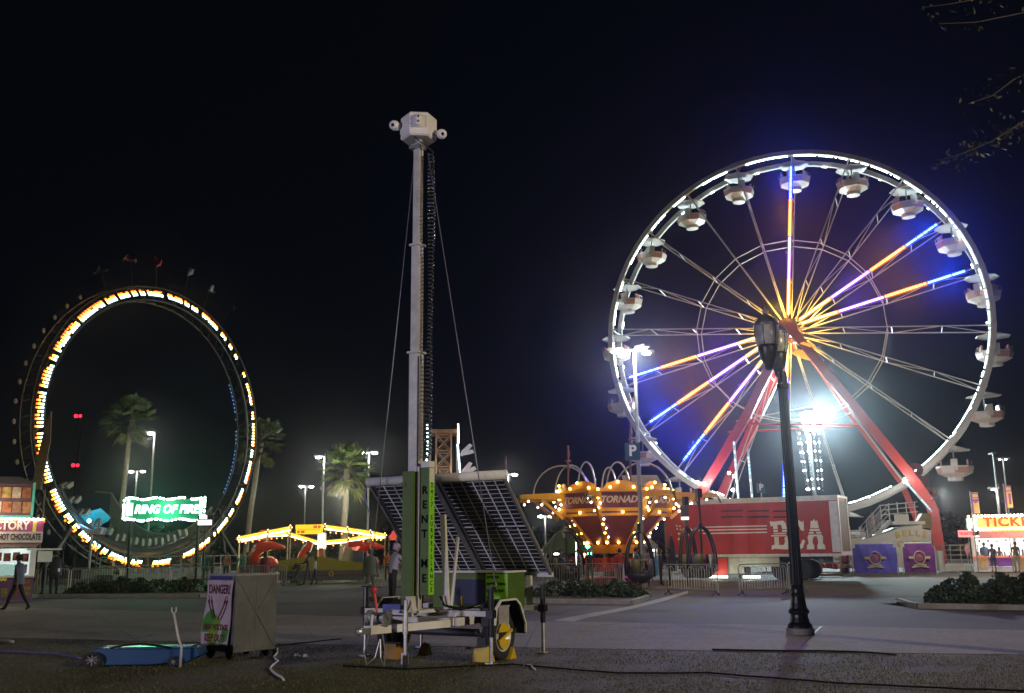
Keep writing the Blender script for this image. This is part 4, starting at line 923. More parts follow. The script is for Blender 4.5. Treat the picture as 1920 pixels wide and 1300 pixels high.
# hanging baskets
def basket(px,py_top,py_seat,Y,lab,open_,wpx):
    p=W(px,py_seat,Y);zt_=W(px,py_top,Y)[2];zs=max(p[2],.55);r=wpx/2/1780*Y
    t=thing('ride_basket',lab,'ride car',(p[0],Y,0),R_(20),'baskets of the tornado ride')
    b=MB();b.cyl((0,0,zt_-.1),(0,0,zs-.35),.05,n=8);b.ball((0,0,zs+1.75),.1,8,6);b.box((0,0,zt_+.0),(.22,.22,.4));b.build('centre_pole',mat('basket_dark',(.035,.03,.03),.4,.3),t)
    hz_=W(px,py_top+58 if open_ else py_top,Y)[2]
    for off in(-.09,.09):
        b=MB();b.tube([(r*math.cos(R_(q)),off,zs+(2.3 if open_ else 2.1)*.72*math.sin(R_(q))) for q in range(-8,189,12)],.045,6);b.build('hoop',MC['basket_dark'],t,True)
    b=MB();b.lathe([(.15,zs-.5),(r*.5,zs-.45),(r*.85,zs-.2),(r*.9,zs-.05),(r*.84,zs-.05),(r*.75,zs-.15),(0,zs-.2)],14);b.build('tub',mat('basket_tub',(.08,.075,.09),.35,.4,var=.3,scale=3),t,True)
    for i,cc in enumerate(((.25,.02,.05),(.2,.18,.22),(.22,.2,.04),(.22,.2,.24))):
        a=R_(45+90*i);b=MB();b.box((r*.74*math.cos(a),r*.74*math.sin(a),zs+.22),(.15,.42,.6),RZ(a).to_3x3(),.7);b.box((r*.5*math.cos(a),r*.5*math.sin(a),zs-.02),(.36,.38,.1),RZ(a).to_3x3());b.build('seat_shell',mat('shell%d'%i,tuple(q*.6 for q in cc),.6),t,True)
    b=MB();b.cyl((0,0,zs+.0),(0,0,zs+.14),r*.42,n=14);b.build('hand_wheel',mat('wheel_violet',(.14,.08,.25),.35,.3),t)
    return t
basket(1317,925,1062,41.7,'hoop basket of the tornado ride hanging before the right half of the red trailer',1,58)
basket(1291,940,1062,43.6,'hoop basket behind the frontmost right basket before the stars on the red trailer',1,34)
basket(1063,1000,1068,43,'hoop basket at the left of the tornado funnel above a tent',1,66)
basket(1200,990,1072,42,'hoop basket at the right foot of the tornado funnel',1,56)
o=W(1284,968,43);b=MB();b.box((0,0,.2),(.36,.06,.5));b.box((0,-.04,.24),(.28,.02,.3));s_=b.build('notice_board',mat('notice_dark',(.12,.1,.08),.5));b=MB();b.box((0,-.02,-.1),(.33,.05,.12));b.build('notice_lamp',em('notice_lamp',(1,.95,.8),3),s_);b=MB();b.cyl((0,.05,.4),(0,.05,-o[2]),.03);b.build('notice_post',dsteel,s_);s_.location=o;tag(s_,'small lit notice board on a post before the left end of the red trailer','notice board')
# tents behind the tornado
def tent(px0,px1,ytop,yeave,Y,col,lab,ems=None,stripe=None):
    a,c=W(px0,yeave,Y),W(px1,yeave,Y);zt_=W(px0,ytop,Y)[2];w_=c[0]-a[0]
    t=thing('market_tent',lab,'tent',(a[0],Y,0));b=MB()
    b.add([(0,0,a[2]),(w_,0,a[2]),(w_,w_,a[2]),(0,w_,a[2]),(w_/2,w_/2,zt_)],[(0,1,4),(1,2,4),(2,3,4),(3,0,4)])
    b.box((w_/2,0,a[2]-.12),(w_,.04,.24));b.build('roof',mat('tent_'+lab[:8],col,.7,em=ems,es=.25 if ems else 0),t)
    b=MB()
    for x in(0,w_):
        for y in(0,w_): b.cyl((x,y,0),(x,y,a[2]),.04)
    b.build('poles',steel,t)
    b=MB();b.box((w_/2,.3,.55),(w_*.95,.5,1.1));b.build('counter',mat('counter_'+lab[:8],stripe or (.1,.1,.1),.6,em=stripe,es=.12 if stripe else 0),t)
    b=MB();b.box((w_*.3,.1,a[2]-.3),(.3,.1,.1));b.box((w_*.8,.1,a[2]-.35),(.2,.1,.1));b.build('strip_lamp',em('tent_strip',(1,.95,.85),12),t)
    q=lamp('tent_light',(a[0]+w_*.5,Y+w_*.4,a[2]-.3),35,(1,.95,.9),.3)
    return t
tent(1192,1232,1000,1022,62,(.5,.5,.55),'white peaked stall tent with a blue counter right of the tornado ride',None,(.05,.25,.5))
tent(1018,1102,985,1030,60,(.10,.16,.05),'dull green tent behind the left of the tornado ride',None,(.12,.2,.08))
for px,py,c,p_ in((1102,1024,(.1,1,.45),18),(1108,1021,(.3,1,.7),10),(1080,1010,(1,.9,.6),8),(1096,1040,(1,.3,.1),8)):
    o=W(px,py,50);b=MB();b.ball((0,0,0),.13 if p_>9 else .07);b.cyl((0,0,0),(0,0,-o[2]),.02);q=b.build('festoon_lamp',em('fest%d'%px,c,10));q.location=o;tag(q,{1102:'large green party light at the left foot of the funnel',1108:'pale green party light right of the larger green one',1080:'small warm light on a stick before the green tent',1096:'small orange light low before the green tent'}[px],'lamp')
# folded umbrella
o=G(1222,1080);u=thing('folded_umbrella','closed dark blue parasol standing right of the tornado funnel','umbrella',(o[0],o[1]-8,0));zt_=W(1222,1003,o[1]-8)[2]
b=MB();b.cyl((0,0,0),(0,0,zt_),.03);b.build('pole',steel,u);b=MB();b.lathe([(.03,zt_-.05),(.14,zt_-.4),(.2,zt_-1.2),(.24,zt_-1.9),(.1,zt_-1.92)],10);b.build('cloth',mat('navy_cloth',(.015,.015,.06),.8,var=.3),u)
# ================================================================== BELLE CITY deck
DY=60.5
deck=thing('loading_deck','white raised wheel loading deck with grey stairs and yellow BELLE CITY lettering','platform',(0,DY,0))
def dw(px,py,dy=0): q=W(px,py,DY+dy); return Vector((q[0],dy,q[2]))
cream=mat('deck_white',(.55,.56,.5),.5,var=.12,scale=1.5)
b=MB();P=[dw(*q) for q in((1578,1022),(1632,1010),(1690,989),(1729,984),(1729,992),(1746,995),(1748,1064),(1578,1066))]
b.prism([(q[0],q[2]) for q in P],1.6);pf=b.build('front_panel',cream,deck)
for s,px,py,sz,arc in(('BELLE',1708,1000,.52,1),('CITY',1707,1020,.5,.3)):
    c=dw(px,py)
    for i,ch in enumerate(s):
        u=i-(len(s)-1)/2;txt(ch,'letter',mat('letter_gold',(.6,.45,.1),.5),sz,T((c[0]+u*.42,-.02,c[2]-.05*arc*u*u*.6))@Matrix.Rotation(R_(u*5*arc),4,'Y'),pf,.02,bold=.02)
b=MB()
for k in range(7):
    t=k/7;a=dw(1578+k*8,1023);b.add([(a[0],-.006,a[2]),(a[0]+.03,-.006,a[2]),(dw(1665,990)[0]+k*.1,-.006,dw(1665,995)[2]-k*.05)],[(0,1,2)])
b.build('panel_seams',mat('seam_grey',(.2,.2,.18),.6),pf)
# stairs
b=MB();s0=dw(1628,1018);s1=dw(1668,975)
for i in range(10):
    t=i/9;b.box((s0[0]+(s1[0]-s0[0])*t,.7,s0[2]+(s1[2]-s0[2])*t-.05),(.26,1.2,.06))
b.beam((s0[0],.05,s0[2]-.1),(s1[0],.05,s1[2]-.1),.06,.24);b.beam((s0[0],1.35,s0[2]-.1),(s1[0],1.35,s1[2]-.1),.06,.24);b.build('stairs',mat('stair_grey',(.4,.4,.38),.5),deck)
for yy in(0,1.35):
    b=MB()
    for dz in(.35,.65,.95):
        b.cyl((s0[0],yy,s0[2]+dz),(s1[0],yy,s1[2]+dz),.028,n=5);e1=dw(1722,962);b.cyl((s1[0],yy,s1[2]+dz),(e1[0],yy,s1[2]+dz+.15),.028,n=5)
    for t in(0,.33,.66,1): p_=Vector((s0[0]+(s1[0]-s0[0])*t,yy,s0[2]+(s1[2]-s0[2])*t));b.cyl(p_,p_+Vector((0,0,1)),.03,n=5)
    for t in(.3,.6,.9): x_=s1[0]+(e1[0]-s1[0])*t;b.cyl((x_,yy,s1[2]),(x_,yy,s1[2]+1.1),.03,n=5)
    b.build('hand_rail',mat('rail_pale',(.5,.5,.48),.4,.3),deck)
b=MB();e0=dw(1672,978);e1=dw(1735,982);b.box(((e0[0]+e1[0])/2,.8,e0[2]-.1),(e1[0]-e0[0],1.6,.2));b.box((dw(1690,972)[0],-.02,dw(1690,972)[2]),(.9,.04,.5));b.build('landing',cream,deck)
b=MB()
l0=dw(1572,1006);l1=dw(1622,1006)
for dz in(-.35,0,.35): b.cyl((l0[0],.2,l0[2]+dz),(l1[0],.2,l1[2]+dz),.03,n=5)
for t in(0,.25,.5,.75,1): x_=l0[0]+(l1[0]-l0[0])*t;b.cyl((x_,.2,l0[2]-.8),(x_,.2,l0[2]+.4),.03,n=5)
for t in(.2,.45,.75): x_=l0[0]+(l1[0]-l0[0])*t;b.box((x_,.18,l0[2]+.18),(.4,.03,.2))
b.build('lower_rail',mat('rail_pale',(.5,.5,.48)),deck)
b=MB();l0=dw(1572,1015);b.box((l0[0]+1.0,.6,l0[2]-.1),(2.0,1.0,.5));b.build('lower_deck',mat('deck_cream',(.5,.48,.34),.5,var=.15),deck)
b=MB();q=dw(1742,978);b.prism([(0,0),(.9,0),(.9,.9),(.35,.9),(0,.4)],.5,T((q[0]-.6,.3,q[2]-.4)));b.build('motor_cover',mat('motor_green',(.15,.14,.05),.6),deck)
# banners with crests on the fence before the deck
def bannerfence(x0,y0,x1,y1,Y,m,lab,crest=True):
    a,c=W(x0,y0,Y),W(x1,y1,Y);w_=c[0]-a[0];h=a[2]-max(c[2],.12);t=thing('barrier_banner',lab,'banner',(a[0],Y,0),0,'crested cloth banners before the giant wheel')
    b=MB();nx=16;nz=8;vs=[]
    for i in range(nx+1):
        for j in range(nz+1):
            u=i/nx;v=j/nz;cut=.12
            vs.append((w_*u,-.05+.05*math.sin(u*9+v*3)*math.sin(v*3.1)+.02*math.sin(u*31+v*7),c[2]+h*v if c[2]>.12 else .12+h*v))
    b.add(vs,[(i*(nz+1)+j,(i+1)*(nz+1)+j,(i+1)*(nz+1)+j+1,i*(nz+1)+j+1) for i in range(nx) for j in range(nz) if not((i in(0,nx-1)) and j==nz-1)]);cl=b.build('cloth',m,t,True)
    z0_=max(c[2],.12);b=MB();b.tube([(-.06,0,0),(-.06,0,z0_+h-.25),(.15,0,z0_+h+.04),(w_-.15,0,z0_+h+.04),(w_+.06,0,z0_+h-.25),(w_+.06,0,0)],.03,6);b.cyl((-.06,0,.1),(w_+.06,0,.1),.025,n=5);b.build('frame',mat('rail_pale',(.5,.5,.48)),t)
    if crest:
        b=MB();cx,cz=w_/2,z0_+h*.52;r=h*.2
        b.tube([(cx+r*math.cos(R_(q)),-.11,cz+r*1.1*math.sin(R_(q))) for q in range(0,360,15)],.035,5,closed=True)
        for s in(-1,1): b.box((cx+s*r*1.45,-.11,cz),(r*.9,.02,r*.45));b.box((cx+s*r*.75,-.11,cz-r*1.55),(r*1.5,.02,r*.3),Matrix.Rotation(s*.15,3,'Y'))
        b.box((cx,-.11,cz-r*1.3),(r*2.2,.02,r*.3));b.build('crest',gold,cl)
        b=MB();b.lathe([(0,0),(r*.7,0),(r*.7,.02),(0,.02)],16,T((cx,-.1,cz))@Matrix.Rotation(R_(90),4,'X'));b.ball((cx,-.13,cz),r*.4,8,6,(1,.2,1.1));b.build('crest_centre',mat('crest_pink',(.35,.1,.14),.6,var=.5,scale=20),cl)
    return t
bannerfence(1597,1021,1683,1075,56.5,mat('banner_blue',(.10,.075,.46),.7,var=.25,scale=2),'wide violet-blue banner with a gold crest below the deck')
bannerfence(1691,1020,1755,1075,56.2,maroon,'plum-coloured banner with a gold crest beside the red foot post')
bannerfence(1574,1023,1592,1075,56.8,mat('banner_dim',(.05,.04,.13),.8,var=.3),'narrow dim blue banner between the red trailer and the wide banner')
# low steel platform under the red trailer's right end
o=W(1505,1070,54);o[2]=0;b=MB();wd_=(W(1578,1070,54)-o)[0]
for z in(.25,.75,1.25): b.cyl((0,0,z),(wd_,0,z),.035,n=5)
for t in(0,.5,1): b.cyl((wd_*t,0,0),(wd_*t,0,1.25),.035,n=5)
b.beam((0,-.1,.12),(wd_*1.0,-.1,.12),.2,.14);q=b.build('frame_rack',mat('rail_pale',(.5,.5,.48)));q.location=o;tag(q,'low pale steel frame under the right end of the red trailer','rack')
b=MB();rg=random.Random(6)
for i in range(9): b.box((.25+i*.22,.5,.55+.05*rg.random()),(.2,.3,.22+.08*rg.random()),RZ(rg.random()).to_3x3(),.8)
q=b.build('stacked_cushions',mat('cushion_red',(.45,.06,.08),.6,var=.5,scale=6));q.location=o;tag(q,'heap of red and white cushions behind the low steel frame','cushions')
# ramp with rails
o=W(1772,1066,60);o[2]=0;rp=thing('access_ramp','white access ramp with grey rails right of the red foot post','ramp',o,R_(-3))
L=(W(1835,1060,60)-o)[0];b=MB();b.box((L/2,.8,.3),(L,1.6,.36));b.box((-.15,.3,.7),(.3,.5,1.2));b.build('ramp_body',cream,rp)
b=MB()
for yy in(0,1.6):
    for z in(.75,1.05,1.35,1.65): b.cyl((0,yy,z),(L,yy,z-.03),.022,n=5)
    for t in(0,.5,1): b.cyl((L*t,yy,.4),(L*t,yy,1.68),.03,n=5)
b.build('ramp_rails',mat('rail_grey2',(.32,.32,.32),.4,.5),rp)
b=MB();b.prism([(-.14,.5),(.0,.75),(.2,.78),(.12,.3),(0,-.1),(-.1,.3)],.06,T((L*.68,-.05,.95)));b.build('toy_bunting',mat('pale_pink',(.55,.3,.32),.6,var=.5,scale=6),rp)
# ================================================================== TICKET BOOTH
BY=59.5
def bw(px,py,dy=0): q=W(px,py,BY+dy); return Vector((q[0],dy,q[2]))
tb=thing('ticket_booth','white ticket booth with a bulb-edged orange TICKETS sign and purple base','ticket booth',(0,BY,0))
a=bw(1826,1066);e=bw(1975,1066);xa,xe=a[0],e[0];zt_=bw(1850,1010)[2]
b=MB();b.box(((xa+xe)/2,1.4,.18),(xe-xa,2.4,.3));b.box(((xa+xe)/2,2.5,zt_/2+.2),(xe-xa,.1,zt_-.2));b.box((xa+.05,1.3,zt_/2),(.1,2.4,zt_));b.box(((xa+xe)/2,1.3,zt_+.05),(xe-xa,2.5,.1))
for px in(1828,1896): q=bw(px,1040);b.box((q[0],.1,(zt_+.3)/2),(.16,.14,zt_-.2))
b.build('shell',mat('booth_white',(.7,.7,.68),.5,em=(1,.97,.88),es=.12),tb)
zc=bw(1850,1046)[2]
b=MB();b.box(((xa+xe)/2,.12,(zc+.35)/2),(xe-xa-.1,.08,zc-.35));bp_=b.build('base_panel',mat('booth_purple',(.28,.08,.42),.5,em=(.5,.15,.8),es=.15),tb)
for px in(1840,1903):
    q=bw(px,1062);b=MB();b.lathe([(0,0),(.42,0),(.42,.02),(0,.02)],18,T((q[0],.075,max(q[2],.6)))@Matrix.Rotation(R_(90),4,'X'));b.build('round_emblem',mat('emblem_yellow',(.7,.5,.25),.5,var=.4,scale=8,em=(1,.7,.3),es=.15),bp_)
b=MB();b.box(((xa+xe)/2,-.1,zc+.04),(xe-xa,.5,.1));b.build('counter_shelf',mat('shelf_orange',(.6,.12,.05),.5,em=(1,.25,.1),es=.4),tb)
b=MB();b.box(((xa+xe)/2,2.4,zc+.75),(xe-xa-.3,.04,1.2));b.build('lit_interior',em('booth_light',(1,.97,.88),1.8),tb)
b=MB();rg=random.Random(3)
for i in range(9):
    x_=xa+.3+i*.5;b.box((x_,2.2,zc+.2),(.12,.2,.25+.3*rg.random()));b.box((x_+.15,2.3,zc+.95+.1*rg.random()),(.12,.03,.15))
b.build('shelf_goods',mat('goods_dark',(.12,.1,.12),.6,var=.5,scale=5),tb)
s0=bw(1829,994);s1=bw(1975,967);
b=MB();b.box(((s0[0]+s1[0])/2,-.25,(s0[2]+s1[2])/2),(s1[0]-s0[0],.3,s1[2]-s0[2]));sgn=b.build('header_sign',mat('header_orange',(.7,.35,.12),.5,em=(1,.42,.10),es=1.1),tb)
b=MB();b.box((bw(1853,1000)[0]+1.8,-.3,bw(1850,1003)[2]),(xe-xa,.2,.42));b.build('lower_header',mat('header_pink',(.45,.15,.2),.5,em=(1,.4,.3),es=.35),sgn)
b=MB();b.box((bw(1853,1000)[0]+1.8,-.4,bw(1850,996)[2]),(xe-xa,.3,.1));b.build('gold_band',em('gold_band',(1,.55,.12),1.6),sgn)
c=bw(1893,980);txt('TICKETS','sign_lettering',em('ticket_letters',(1,.12,.03),1.5),.8,T((c[0],-.43,c[2]-.0)),sgn,.02,bold=.025,sx=1.05,sp=1.1)
b=MB()
nb=26
for i in range(nb):
    x_=s0[0]+(s1[0]-s0[0])*i/(nb-1)
    b.ball((x_,-.45,s1[2]),.075,7,5);b.ball((x_,-.45,s0[2]+.04),.075,7,5)
for i in range(6): b.ball((s0[0],-.45,s0[2]+(s1[2]-s0[2])*i/5),.075,7,5);b.ball((s0[0]-.35,-.3,s0[2]+(s1[2]-s0[2])*i/5),.06,7,5)
b.build('bulb_border',em('ticket_bulbs',(1,.75,.45),20),sgn)
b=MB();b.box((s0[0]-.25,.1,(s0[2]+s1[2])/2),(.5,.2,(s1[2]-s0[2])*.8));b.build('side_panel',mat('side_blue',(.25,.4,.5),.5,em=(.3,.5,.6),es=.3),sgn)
lamp('booth_light',Vector(((xa+xe)/2-.6,BY-3.,s0[2]+.2)),260,(1,.62,.3),.6)
lamp('booth_inner_light',Vector((xa+1.9,BY+.3,zt_-.3)),110,(1,.96,.85),.3)
o=W(1810,1001,59);q_=thing('hanging_sign','small pink-red lit sign at the left of the ticket booth','sign',(o[0],59,0))
b=MB();b.box((0,0,o[2]),(.85,.12,.42));sb=b.build('sign_face',mat('pink_lit',(.6,.3,.35),.5,em=(1,.4,.42),es=.7),q_);txt('TICKETS','sign_lettering',em('red_let',(1,.08,.05),1.),.22,T((0,-.07,o[2])),sb,.01,bold=.006)
b=MB();b.cyl((.2,.08,0),(.2,.08,o[2]),.03);b.build('post',steel,q_)
_pv=Vector((xa,BY,0));tb.location=_pv+RZ(R_(-26))@(Vector((0,BY,0))-_pv);tb.rotation_euler=(0,0,R_(-26))
# feather banners
def pbanner(x0,y0,x1,y1,Y,lab,kind):
    a,c=W(x0,y0,Y),W(x1,y1,Y);w_=c[0]-a[0];h=a[2]-c[2];t=thing('pole_banner',lab,'banner',(a[0],Y,0),0,'purple and gold pole banners')
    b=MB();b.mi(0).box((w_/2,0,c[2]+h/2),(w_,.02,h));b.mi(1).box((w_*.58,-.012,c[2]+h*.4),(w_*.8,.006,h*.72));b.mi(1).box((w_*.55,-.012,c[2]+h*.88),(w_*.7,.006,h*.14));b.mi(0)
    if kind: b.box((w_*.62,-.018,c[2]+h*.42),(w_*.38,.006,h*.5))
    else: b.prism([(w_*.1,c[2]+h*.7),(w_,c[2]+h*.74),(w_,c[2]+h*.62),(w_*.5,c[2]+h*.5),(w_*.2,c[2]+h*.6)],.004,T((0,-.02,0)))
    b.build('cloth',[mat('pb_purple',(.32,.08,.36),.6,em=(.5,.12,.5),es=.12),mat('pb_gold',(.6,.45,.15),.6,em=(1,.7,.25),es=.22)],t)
    b=MB();b.cyl((-.05,0,0),(-.05,0,a[2]+.15),.035);b.cyl((-.05,0,a[2]+.03),(w_,0,a[2]+.03),.02);b.build('pole',steel,t)
pbanner(1820,925,1838,964,58.8,'purple and gold banner on a pole at the left end of the ticket booth',0)
pbanner(1883,912,1900,953,58.5,'purple and gold banner on a pole above the middle of the ticket booth',1)
# ================================================================== KIDS RIDE with lit canopy
KO=Vector(((592-960)/1780*60,60,0));kr=thing('kiddie_ride','low children\'s ride with a ring of yellow tube lights and red cars','fairground ride',KO)
tl=em('tube_white',(1,.8,.38),5.);ty_=em('tube_yellow',(1,.55,.02),2.6)
def kp(px,py,Y): q=W(px,py,Y)-KO; return q
near_=[(449,1013,60),(503,1002,57),(545,994,56),(610,992,55.5),(652,997,56),(695,1003,57.5),(722,1008,60)]
farr=[(449,1016,60),(500,1006,62),(540,1004,64),(598,1021,65),(654,1016,64),(692,1008,62),(722,1008,60)]
post_m=mat('post_cream',(.5,.45,.3),.5)
for seq,nm in((near_,'near_rail'),(farr,'far_rail')):
    b=MB();b2=MB();b3=MB();b4=MB()
    for i,(p,q) in enumerate(zip(seq,seq[1:])):
        a_,c_=kp(*p),kp(*q)
        if nm=='near_rail' and i==2: continue
        d_=(c_-a_);a2=a_+d_*.06;c2=c_-d_*.06
        b3.beam(a_+Vector((0,.08,.1)),c_+Vector((0,.08,.1)),.1,.3)
        b.beam(a2,c2,.08,.1);b2.beam(a2+Vector((0,-.03,.14)),c2+Vector((0,-.03,.14)),.06,.12)
        for t_ in(.25,.5,.75):
            q_=a_.lerp(c_,t_);b4.ball(q_+Vector((0,-.14,-.16)),.045,5,4)
    b3.build(nm,mat('rail_olive',(.2,.16,.04),.6),kr);b.build('white_tube',tl,kr);b4.build('orange_bulbs',em('orange_bulbs',(1,.3,.05),6),kr);b2.build('yellow_tube',ty_,kr)
    b=MB();b2=MB()
    for p in seq:
        a_=kp(*p);b.cyl((a_[0],a_[1],0),a_,.035,n=6)
        for q in((-.09,.14),(.09,.14),(0,.26),(0,0)): b2.ball(a_+Vector((q[0],-.12,q[1])),.04,5,4)
    b.build('posts',post_m,kr);b2.build('corner_bulbs',em('corner_bulbs',(1,.6,.25),6),kr)
a_=kp(603,1030,58);b=MB();b.box((a_[0],a_[1],kp(603,1015,58)[2]),(.42,.3,.95));b.build('lit_column',em('lit_column',(1,.97,.9),3.5),kr)
b=MB();b.cyl((a_[0],a_[1],0),(a_[0],a_[1],1.9),.22);b.lathe([(1.3,.9),(.3,1.25),(.1,1.9)],12,T((a_[0],a_[1],0)));b.build('centre_cone',mat('cone_orange',(.45,.12,.03),.5),kr)
c0=kp(580,993,55.2);b=MB();b.box((0,0,.14),(1.55,.14,.26));b.box((0,0,-.13),(1.5,.14,.26));ks=b.build('ride_name_sign',mat('sign_yellow',(.7,.45,.03),.5,em=(1,.62,.02),es=1.15),kr);ks.location=c0
b=MB();
for x_,z_ in((.58,.14),(-.6,-.13)): b.lathe([(0,0),(.09,0),(.09,.01),(0,.01)],10,T((x_,-.08,z_))@Matrix.Rotation(R_(90),4,'X'))
b.box((.35,-.075,.14),(.22,.01,.16));b.box((-.36,-.075,-.13),(.22,.01,.16));b.box((0,-.075,.005),(1.3,.01,.025));b.build('sign_marks',em('sign_red',(1,.22,.02),.7),ks)
lamp('canopy_light',KO+Vector((0,-1.2,2.2)),260,(1,.85,.45),1.2);lamp('canopy_light',KO+Vector((-2.8,-1,2.)),110,(1,.8,.35),.8);lamp('canopy_light',KO+Vector((2.6,-1,2.)),110,(1,.8,.35),.8)
# fence skirt
b=MB();b.mi(0)
f=[(523,1098,1052),(560,1098,1046),(600,1099,1043),(645,1099,1052),(684,1098,1056)]
for p,q in zip(f,f[1:]):
    Yf=54.5;a_=W(p[0],p[2],Yf)-KO;c_=W(q[0],q[2],Yf)-KO
    b.mi(0).add([(a_[0],a_[1],.62),(c_[0],c_[1],.62),(c_[0],c_[1],c_[2]),(a_[0],a_[1],a_[2])],[(0,1,2,3)]);b.mi(1).add([(a_[0],a_[1]-.02,.12),(c_[0],c_[1]-.02,.12),(c_[0],c_[1]-.02,.66),(a_[0],a_[1]-.02,.66)],[(0,1,2,3)])
    b.mi(2).add([(a_[0],a_[1]-.03,.36),(c_[0],c_[1]-.03,.36),(c_[0],c_[1]-.03,.42),(a_[0],a_[1]-.03,.42)],[(0,1,2,3)])
b.build('ride_skirt',[mat('skirt_yellow',(.36,.32,.02),.5,var=.15),mat('skirt_blue',(.1,.12,.16),.6,var=.2),mat('skirt_red',(.25,.03,.03),.6)],kr)
q=W(621,1076,54.3)-KO;b=MB();b.lathe([(.08,0),(.15,0),(.15,.03),(.08,.03)],14,T(q)@Matrix.Rotation(R_(90),4,'X'),False);b.build('sun_emblem',yellow,kr)
# red shell-shaped cars
for i,(px,py,s,l) in enumerate(((505,1040,1.25,'left'),(570,1035,.75,'middle'),(668,1030,.8,'right'),(697,1038,1.1,'far right'))):
    c=W(px,py,57+i*.6);t=thing('ride_car','glossy red hooded car at the %s of the lit children\'s ride'%l,'ride car',(c[0],c[1],0),0,'red cars of the lit ride')
    b=MB();z=c[2]
    if i==1: b.tube([(-.25,0,z-.7),(-.1,0,z-.2),(.2,0,z+.2),(.35,0,z+.5),(.15,0,z+.62)],[.25,.24,.26,.2,.08],10)
    else:
        b.tube([(-.75*s,0,z-.55),(-.72*s,0,z),(-.45*s,0,z+.33*s),(.1*s,0,z+.42*s),(.7*s,0,z+.3*s)],[.22*s,.26*s,.28*s,.22*s,.08*s],10);b.ball((-.1*s,0,z-.5),.45*s,12,8,(1.2,1,.7))
    b.build('hood',mat('car_red',(.6,.03,.02),.18,var=.05),t,True)
    b=MB();b.box((0,0,.35),(1.0*s,.7,.4),None,.8);b.cyl((0,0,.4),(0,0,max(z-.4,.5)),.05);b.build('car_base',mat('car_grey',(.2,.2,.2),.5),t)
for px,py,c,l,sh in((651,1043,(.5,.45,.3),'rounded cream backboard beside the blue box',0),(672,1045,(.1,.13,.2),'blue-grey control box behind the yellow skirt',1)):
    o=W(px,py,55);b=MB()
    if sh: b.box((0,0,0),(.55,.4,.75));b.box((0,-.21,-.02),(.3,.02,.35));b.box((0,0,-.9),(.1,.1,1.0))
    else: b.prism([(-.35,-.4),(.32,-.4),(.32,.35),(.15,.5),(-.1,.4),(-.28,0)],.2);b.box((0,.1,-.85),(.1,.1,.9))
    q=b.build('backboard' if not sh else 'control_box',mat('rp%d'%px,c,.5,var=.2));q.location=o;tag(q,l,'panel')
# striped awnings beyond
for px0,px1,y0,y1,c,l in((474,506,993,1008,(.5,.05,.05),'red stall roof left of the lit ring'),(728,744,993,1008,(.55,.04,.03),'red stall roof between the lit ring and the solar panel'),(646,672,1020,1034,(.5,.05,.05),'red stall roof seen through the right of the lit ring')):
    a_,c_=W(px0,y1,72),W(px1,y0,72);t=thing('stall',l,'stall',(a_[0],72,0));w_=c_[0]-a_[0]
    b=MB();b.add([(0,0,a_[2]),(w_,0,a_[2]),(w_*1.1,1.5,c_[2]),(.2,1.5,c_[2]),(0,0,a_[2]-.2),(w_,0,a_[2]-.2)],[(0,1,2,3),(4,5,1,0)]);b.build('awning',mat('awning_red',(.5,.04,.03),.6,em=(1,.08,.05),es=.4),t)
    b=MB()
    for x_ in(0.05,w_): b.cyl((x_,0,0),(x_,0,a_[2]),.05)
    b.box((w_/2,1.2,.6),(w_,.4,1.2));b.build('stall_frame',mat('stall_dark',(.08,.07,.06),.6),t)
# ================================================================== steel lattice tower ride
TY0=78
o=W(832,900,TY0);tw=thing('tower_ride','lattice tower ride with LED edges and silver fins behind the solar panels','fairground ride',(o[0],TY0,0))
def tp(px,py,dy=0): q=W(px,py,TY0+dy); return Vector((q[0]-o[0],dy,q[2]))
bz=mat('tower_bronze',(.4,.26,.18),.45,.4,var=.3)
b=MB();
top=808
for dy in(0,2.2):
    for px in(818,846): q=tp(px,top,dy);b.beam((q[0],dy,0),(q[0],dy,q[2]),.12,.12)
    zz=[tp(832,y)[2] for y in(985,960,932,905,875,845,815)]
    x0_,x1_=tp(818,top,dy)[0],tp(846,top,dy)[0]
    for z_a,z_b in zip(zz,zz[1:]): b.cyl((x0_,dy,z_a),(x1_,dy,z_b),.04,n=4);b.cyl((x1_,dy,z_a),(x0_,dy,z_b),.04,n=4);b.cyl((x0_,dy,z_b),(x1_,dy,z_b),.05,n=4);b.cyl((x0_,dy,z_b-.22),(x1_,dy,z_b-.22),.03,n=4)
b.build('lattice',bz,tw)
b=MB();q=tp(832,809);b.box((q[0],1.1,q[2]),(2.3,2.6,.3));b.build('crown_beam',bz,tw)
for px0,y0,px1,y1,c,s in((801,796,802,832,'led_ice2',1),(802,835,800,865,'led_ice2',1),(859,795,860,832,'led_warm',1),(858,833,863,892,'led_ice2',0)):
    a_,c_=tp(px0,y0,-.3),tp(px1,y1,-.3);b=MB();n=7
    for i in range(n):
        if s==1 and px0<810 and i in(2,5): continue
        b.beam(a_.lerp(c_,i/n),a_.lerp(c_,(i+.86)/n),.13,.1)
    b.build('led_edge',em(c,(1,.8,.6) if c=='led_warm' else (.7,.95,1),5),tw)
b=MB();
for px in(807,857): q0=tp(px,815,-.1);q1=tp(px,1000,-.1);b.beam(q0,(q0[0],-.1,0),.14,.14)
b.build('side_column',mat('side_grey',(.16,.17,.17),.5),tw)
for px,py,r in((873,845,.5),(873,850,-.1),(874,880,.6),(878,884,.1)):
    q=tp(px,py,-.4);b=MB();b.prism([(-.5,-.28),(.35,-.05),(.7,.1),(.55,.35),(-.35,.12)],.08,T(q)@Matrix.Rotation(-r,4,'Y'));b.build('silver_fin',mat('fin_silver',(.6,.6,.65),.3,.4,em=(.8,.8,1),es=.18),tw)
lamp('tower_glow',W(832,880,TY0-3),200,(1,.7,.5),.6)
